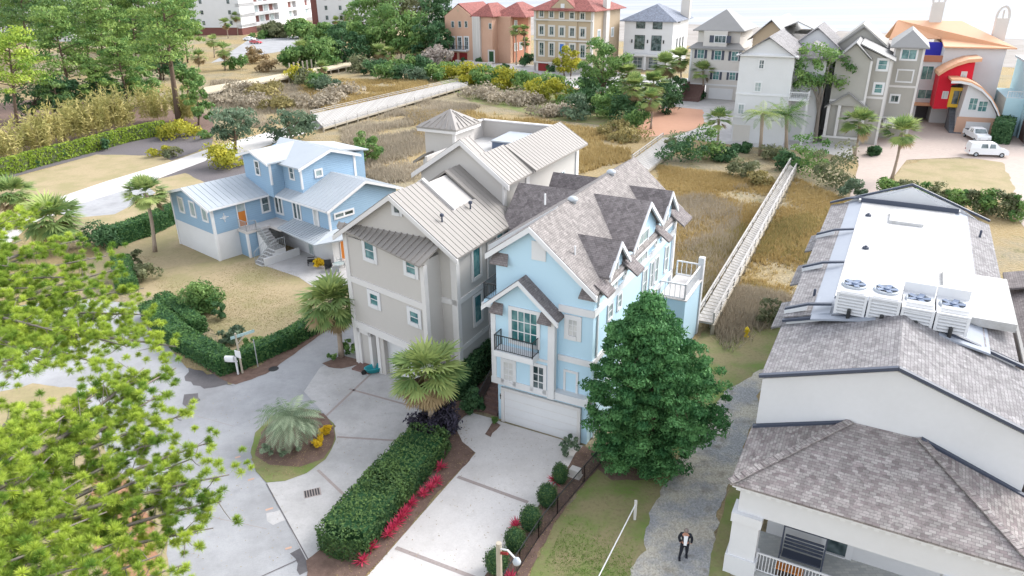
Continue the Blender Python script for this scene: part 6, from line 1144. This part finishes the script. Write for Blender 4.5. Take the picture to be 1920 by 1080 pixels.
# ================================================================== objects
# iron fence beside the driveway
fp_ = [G(*p) for p in ((1133, 862), (1095, 905), (1045, 965), (1010, 1010), (975, 1065), (930, 1135))]; t = thing('iron_fence', fp_[2], 'low black iron fence between the right driveway mulch and the grass', 'fence')
railing(t, WORLD, [tuple(p) for p in fp_], 1.1, name='fence_panel', step=.13, bar=.018)
# rail with white post
a, b = G(1192, 945, .95), G(1100, 1125, .95); t = thing('handrail', G(1192, 958), 'thin white pipe rail rising to a short white post on the grass', 'handrail')
MB().tube([a, b], .028, 6).build('rail', 'white_paint', t); MB().box(a[0]-.06, a[0]+.06, a[1]-.06, a[1]+.06, 0, 1.15).build('post', 'cream_stucco', t)
# lamp pole bottom centre
p = G(935, 1018, 6.2); t = thing('lamp_pole', p*[1, 1, 0], 'weathered wooden pole with a small lamp on a red and white arm', 'lamp pole'); e = G(969, 1050, 6.0)
MB().tube([p*[1, 1, 0], p], [.13, .1], 10).build('pole', 'old_wood', t); MB().tube([p-[0, 0, .25], (p+e)/2+[0, 0, .05], e], .035, 7).build('arm', 'white_paint', t); MB().beam(p-[0, 0, .45], (p+e)/2-[0, 0, .1], .06, .09).build('brace', 'dark_red_door', t); MB().lathe(e-[0, 0, .16], [(.13, 0), (.15, .08), (.1, .2), (.04, .26)], 12).build('lamp_head', 'metal_light', t, True); MB().beam(e-[0, 0, .7], e-[0, 0, .16], .03, .03).build('stem', 'black_iron', t)
# street sign, mailbox
g = G(455, 700); t = thing('street_sign', g, 'wooden post with a pale green street name blade and small white sign', 'street sign')
MB().beam(g, g+[0, 0, 3.0], .1, .1).build('post', 'old_wood', t); d = unit(np.array([.75, .66, 0])); MB().beam(g+[0, 0, 2.75]-d*.35, g+[0, 0, 2.75]+d*1.25, .04, .2).build('name_blade', 'sign_green', t); MB().beam(g+[0, 0, 2.2], g+[0, 0, 2.7]+d*.6, .04, .06).build('bracket', 'old_wood', t); f = Fr(g, -28); MB(f).box(-.25, .25, -.12, -.08, 1.25, 1.75).build('small_sign', 'white_paint', t)
g = G(447, 702); f = Fr(g, -5); t = thing('mailbox', g, 'white mailbox on a white post in front of the hedge corner', 'mailbox'); MB(f).box(-.05, .05, -.05, .05, 0, 1.3).box(-.6, .1, -.05, .05, .95, 1.02).build('post', 'white_paint', t)
pr = [(-.14, 0), (.14, 0), (.14, .16), (.1, .26), (0, .3), (-.1, .26), (-.14, .16)]; MB(f).prism([(q[0]*1.2, 1.03+q[1]*1.2) for q in pr], -.7, -.1, 'u').build('box', 'white_paint', t)
g = G(484, 688); t = tag(MB().beam(g, g+[0, 0, 2.1], .05, .05).build('marker_pole', 'metal_pole', None, at=g), 'thin grey pole standing against the hedge right of the street sign', 'pole')
# manhole and drain
g = G(513, 692); o = MB().lathe((g[0], g[1], .015), [(.34, 0), (.34, .012), (.3, .014)], 20).build('manhole_cover', 'black_iron', None, at=g); tag(o, 'round dark manhole cover on the grey street by the hedge', 'manhole cover')
g = G(586, 925); f = Fr(g, 20); t = thing('drain_grate', g, 'rusty square drain grate in the left concrete driveway', 'drain'); MB(f).box(-.42, .42, -.3, .3, .03, .045).build('frame', 'joint', t); m = MB(f); [m.box(-.38+i*.13, -.31+i*.13, -.26, .26, .045, .055) for i in range(6)]; m.build('bars', 'black_iron', t)
# hydrant
g = G(1399, 631); t = thing('fire_hydrant', g, 'yellow fire hydrant on the grass beyond the big evergreen', 'fire hydrant'); MB().lathe(g, [(.19, 0), (.19, .05), (.13, .07), (.13, .52), (.17, .55), (.15, .66), (.06, .74), (.03, .8)], 14).build('body', 'hydrant_yellow', t, True)
MB().tube([g+[-.2, 0, .42], g+[.2, 0, .42]], .06, 8).tube([g+[0, -.18, .38], g+[0, 0, .38]], .08, 8).build('outlets', 'hydrant_yellow', t)
# teal kayak-like tub
g = G(703, 693, .2); t = thing('tub', g*[1, 1, 0], 'teal plastic wheelbarrow tub beside the grey house entry', 'wheelbarrow'); m = MB(Fr(g, 25))
prof = [(.02, .0), (.42, .0), (.55, .3), (.58, .32), (.5, .32), (.38, .06), (.02, .05)]; m.lathe((0, 0, .12), prof, 16, sx=1.25, sy=.75); m.build('basin', 'teal_plastic', t, True); MB(Fr(g, 25)).beam((.4, .3, .3), (1.1, .35, .35), .04, .04).beam((.4, -.3, .3), (1.1, -.35, .35), .04, .04).build('handles', 'old_wood', t); MB(Fr(g, 25)).tube([(-.75, -.05, .17), (-.75, .05, .17)], .17, 12).build('wheel', 'rubber', t)
# white bin by the fence
g = G(1078, 893); f = Fr(g, -30); t = tag(MB(f).box(-.35, .35, -.25, .25, 0, .08).prism([(-.3, .08), (.3, .08), (.26, .5), (-.26, .5)], -.2, .2).build('planter_box', 'cream_stucco', None, at=g), 'small pale box on the mulch behind the farthest boxwood', 'box')
# chairs and flowers on the patio
def chair(x, y, rot, m, lb, s=1.):
    g = G(x, y); f = Fr(g, rot); t = thing('patio_chair', g, lb, 'chair', 'chairs on the patio'); MB(f).box(-.3*s, .3*s, -.3*s, .3*s, .38, .46).build('seat', m, t); MB(f).slab([(-.3, .25, .46), (.3, .25, .46), (.3, .38, 1.0), (-.3, .38, 1.0)], .07).build('backrest', m, t)
    for sx in (-1, 1):
        for sy in (-1, 1): MB(f).box(sx*.27-.03, sx*.27+.03, sy*.26-.03, sy*.26+.03, 0, .39).build('leg', m, t)
        MB(f).box(sx*.3-.04, sx*.3+.04, -.3, .3, .6, .65).build('armrest', m, t)
chair(584, 497, -80, 'black_iron', 'black patio chair left of the yellow flower pot'); chair(617, 509, 20, 'black_iron', 'black patio chair right of the yellow flower pot'); chair(641, 500, 100, 'metal_pole', 'grey-green patio chair nearest the orange door'); chair(630, 516, 200, 'metal_pole', 'grey-green patio chair at the lower patio corner')
t = S_('yellow and orange flowering shrub between the two black patio chairs', 601, 503, 11, 12, 'flower_yellow', 10, 80)
t = thing('patio_table', G(636, 508), 'small grey round table between the grey-green patio chairs', 'table'); g = G(636, 508); MB().lathe(g, [(.25, 0), (.04, .04), (.04, .68)], 10).build('stand', 'metal_pole', t); MB().lathe(g+[0, 0, .68], [(.5, 0), (.5, .04)], 18).build('table_top', 'glass_pale', t)
g = G(501, 488); tag(MB().lathe((g[0], g[1], .03), [(.5, 0), (.5, .02)], 18, sx=1.2, sy=.7).build('door_mat', 'black_iron', None, at=g), 'dark oval mat at the foot of the outside stairs', 'mat')
# porch swing and table
f = D; sw = thing('porch_swing', D.W((2.9, 1.9, .3)), 'dark hanging porch swing bench under the white corner porch', 'porch swing')
MB(D).box(2.2, 3.8, 1.3, 1.8, .72, .78).build('seat', 'flashing_dark', sw); m = MB(D); [m.box(2.2, 3.8, 1.82+i*.03, 1.86+i*.03, .85+i*.17, .96+i*.17) for i in range(4)]; m.build('backrest', 'flashing_dark', sw)
for u in (2.12, 3.85): MB(D).beam((u, 1.2, .3), (u, 1.55, 2.2), .06, .06).beam((u, 1.95, .3), (u, 1.6, 2.2), .06, .06).build('side_frame', 'flashing_dark', sw)
MB(D).beam((2.12, 1.58, 2.2), (3.85, 1.58, 2.2), .07, .07).build('top_bar', 'flashing_dark', sw)
tb_ = thing('coffee_table', D.W((2.7, .8, .3)), 'orange-brown wooden bench table in front of the porch swing', 'table'); MB(D).box(2.1, 3.2, .45, .85, .72, .8).build('table_top', 'wood_door', tb_); MB(D).box(2.12, 3.18, .47, .83, .3, .36).build('shelf', 'bark', tb_)
for u in (2.15, 3.1):
    for v in (.5, .78): MB(D).box(u, u+.07, v, v+.07, .3, .72).build('leg', 'bark', tb_)
# vehicles
mat('car_white', (.75, .76, .78), .25, 'noise', (.7, .71, .73), 1., spec=.6); mat('car_red', (.45, .02, .04), .25, 'noise', (.40, .02, .03), 1., spec=.6); mat('car_silver', (.50, .56, .60), .25, 'noise', (.46, .52, .56), 1., spec=.6)
def car(x, y, rot, m, lb, kind='sedan', name='parked_car', group='cars parked'):
    g = G(x, y); f = Fr(g, rot); t = thing(name, g, lb, {'van': 'van', 'pickup': 'pickup truck'}.get(kind, 'car'), group); L, Wd = {'sedan': (4.6, 1.8), 'van': (4.9, 1.9), 'pickup': (5.4, 1.95)}[kind]; h = L/2; w2 = Wd/2
    body = {'sedan': [(-h, .35), (h, .35), (h, .7), (h-.25, .88), (h-1.3, .98), (-h+.7, 1.0), (-h+.05, .95)], 'van': [(-h, .35), (h, .35), (h, .75), (h-.1, .95), (h-1.0, 1.15), (-h, 1.15)], 'pickup': [(-h, .5), (h, .5), (h, .95), (h-.1, 1.12), (h-1.4, 1.2), (-h, 1.2)]}[kind]
    cab = {'sedan': [(-h+.6, .98), (h-1.2, .98), (h-2.0, 1.42), (-h+1.5, 1.45)], 'van': [(-h, 1.14), (h-1.0, 1.14), (h-1.7, 1.85), (-h+.1, 1.88)], 'pickup': [(-h+1.7, 1.18), (h-1.35, 1.18), (h-2.0, 1.8), (-h+1.95, 1.82)]}[kind]
    def loft(prof, ins, top_ins):
        mb = MB(f); zs = [p[1] for p in prof]; zl, zh = min(zs), max(zs); q = lambda p, s: (p[0], s*(w2-ins-(top_ins*(p[1]-zl)/(zh-zl))), p[1]); n = len(prof); mb.face(*[q(p, -1) for p in prof]); mb.face(*[q(p, 1) for p in reversed(prof)])
        for i in range(n): a, b = prof[i], prof[(i+1) % n]; mb.face(q(b, -1), q(a, -1), q(a, 1), q(b, 1))
        return mb
    b = loft(body, 0, .06).build('body', m, t); c = loft(cab, .04, .16).build('cabin', m, t)
    cx0, cx1 = cab[0][0], cab[1][0]; z0, z1 = cab[0][1]+.07, cab[2][1]-.1
    for s in (-1, 1):
        gm_ = MB(f)
        if kind == 'van': segs = [(cx1-1.55, cx1-.75), (cx0+1.3, cx0+2.2)]
        else: segs = [(cx0+.75, (cx0+cx1)/2-.05), ((cx0+cx1)/2+.05, cx1-.75)]
        for a0, a1 in segs:
            ya, yb = s*(w2-.04-.16*.12), s*(w2-.04-.16*.85); gm_.face(*([(a0, ya+s*.012, z0), (a1, ya+s*.012, z0), (a1-.1, yb+s*.012, z1), (a0+.1, yb+s*.012, z1)][::-s]))
        gm_.build('side_window', 'glass_dark', c)
    a, d_ = cab[1], cab[2]; ws = MB(f); ws.face((a[0]+.0, -w2+.16, a[1]+.09), (a[0]+.0, w2-.16, a[1]+.09), (d_[0]+.06, w2-.26, d_[1]-.04), (d_[0]+.06, -w2+.26, d_[1]-.04)); ws.build('windscreen', 'glass_dark', c)
    if kind == 'pickup': MB(f).box(-h+.1, -h+1.65, -w2+.12, w2-.12, 1.2, 1.205).build('truck_bed', 'rubber', t)
    for sx in (-h+.85, h-.85):
        for s in (-1, 1): wo = MB(f).tube([(sx, s*(w2-.18), .33), (sx, s*(w2+.01), .33)], .33, 14).build('wheel', 'rubber', t); MB(f).tube([(sx, s*(w2+.005), .33), (sx, s*(w2+.02), .33)], .19, 12).build('rim', 'metal_light', wo)
    for s in (-1, 1): MB(f).box(h-.04, h+.02, s*(w2-.3)-.18, s*(w2-.3)+.18, .62, .78).build('headlight', 'glass_curtain', t); MB(f).box(-h-.02, -h+.04, s*(w2-.2)-.12, s*(w2-.2)+.12, .7, .9).build('taillight', 'dark_red_door', t)
    return t
car(1848, 292, -12, 'car_white', 'white van parked across the paved court above the round lawn', 'van', 'parked_van'); car(1829, 262, -100, 'car_white', 'white pickup truck in front of the garage of the orange-roofed villa', 'pickup', 'parked_pickup')
car(850, 128, -8, 'car_silver', 'silver blue sedan parked in front of the salmon villa'); car(480, 82, -25, 'car_red', 'red car parked alone at the left in the apartment parking lot'); car(533, 66, -40, 'car_red', 'red car parked beside the clipped bushes and a white car'); car(468, 76, -15, 'car_white', 'white car behind the lone red car'); car(519, 65, -40, 'car_white', 'white car parked left next to the right-hand red car')
car(629, 48+8, -20, 'car_white', 'white car below the second apartment block'); car(682, 60, -10, 'car_silver', 'pale car half hidden by trees near the top of the woods')
# ---- person
def person(px, py, label):
    g = G(px, py); t = thing('person', g, label, 'person'); f = Fr(g, -12)
    def skin(name, V, E, Rr, m, lv=2):
        me = bpy.data.meshes.new(name); base = wloc(t); me.from_pydata([tuple(f.W(v)-base) for v in V], E, []); o = bpy.data.objects.new(name, me); link(o, t); s = o.modifiers.new('s', 'SKIN'); s.use_smooth_shade = True
        for i, r in enumerate(Rr): me.skin_vertices[0].data[i].radius = (r, r) if not isinstance(r, tuple) else r; 
        me.skin_vertices[0].data[0].use_root = True; u = o.modifiers.new('u', 'SUBSURF'); u.levels = lv; u.render_levels = lv; me.materials.append(M(m)); return o
    # front is -v; mid-stride
    J = [(0, 0, .94), (0, -.02, 1.15), (0, -.03, 1.38), (0, -.05, 1.5), (0, -.08, 1.6), (0, -.09, 1.68), (-.19, -.02, 1.41), (-.27, .03, 1.16), (-.2, -.12, .98), (.19, -.02, 1.41), (.29, .04, 1.15), (.25, -.06, .93), (-.1, 0, .9), (-.14, -.12, .5), (-.17, -.02, .1), (.1, 0, .9), (.12, -.02, .5), (.14, .2, .14)]
    E = [(0, 1), (1, 2), (2, 3), (3, 4), (4, 5), (2, 6), (6, 7), (7, 8), (2, 9), (9, 10), (10, 11), (0, 12), (12, 13), (13, 14), (0, 15), (15, 16), (16, 17)]
    skin('body', J, E, [.13, .12, .13, .055, .085, .08, .06, .045, .03, .06, .045, .03, .09, .06, .04, .09, .06, .04], 'skin')
    skin('jacket', [(0, 0, .92), (0, -.01, 1.15), (0, -.02, 1.38), (-.2, -.01, 1.42), (-.28, .03, 1.16), (-.21, -.1, 1.0), (.2, -.01, 1.42), (.3, .04, 1.15), (.26, -.05, .97)], [(0, 1), (1, 2), (2, 3), (3, 4), (4, 5), (2, 6), (6, 7), (7, 8)], [(.17, .14), .155, .16, .085, .068, .055, .085, .068, .055], 'suit_black')
    MB(f).prism([(-.06, .95), (.06, .95), (.09, 1.45), (-.09, 1.45)], -.215, -.15).build('shirt', 'car_white', t)
    skin('trousers', [(0, 0, .93), (-.1, 0, .86), (-.14, -.12, .5), (-.17, -.02, .1), (.1, 0, .86), (.12, -.02, .5), (.14, .2, .14)], [(0, 1), (1, 2), (2, 3), (0, 4), (4, 5), (5, 6)], [.14, .105, .078, .06, .105, .078, .06], 'suit_black')
    MB(f).lathe((0, -.075, 1.64), [(.088, 0), (.1, .04), (.085, .1), (.03, .135)], 12, sy=1.15).build('hair', 'hair_grey', t, True)
    for u, v, z in ((-.17, -.08, .0), (.14, .14, .03)): MB(f).box(u-.05, u+.05, v-.16, v+.12, z, z+.09).build('shoe', 'suit_black', t)
mat('skin', (.42, .22, .15), .6, 'noise', (.38, .19, .13), 5.); mat('suit_black', (.012, .014, .02), .85, 'noise', (.02, .022, .03), 6.); mat('hair_grey', (.16, .13, .12), .9, 'noise', (.22, .18, .16), 9.)
person(1281, 1047, 'man in a black suit jacket and white shirt walking on the gravel path')
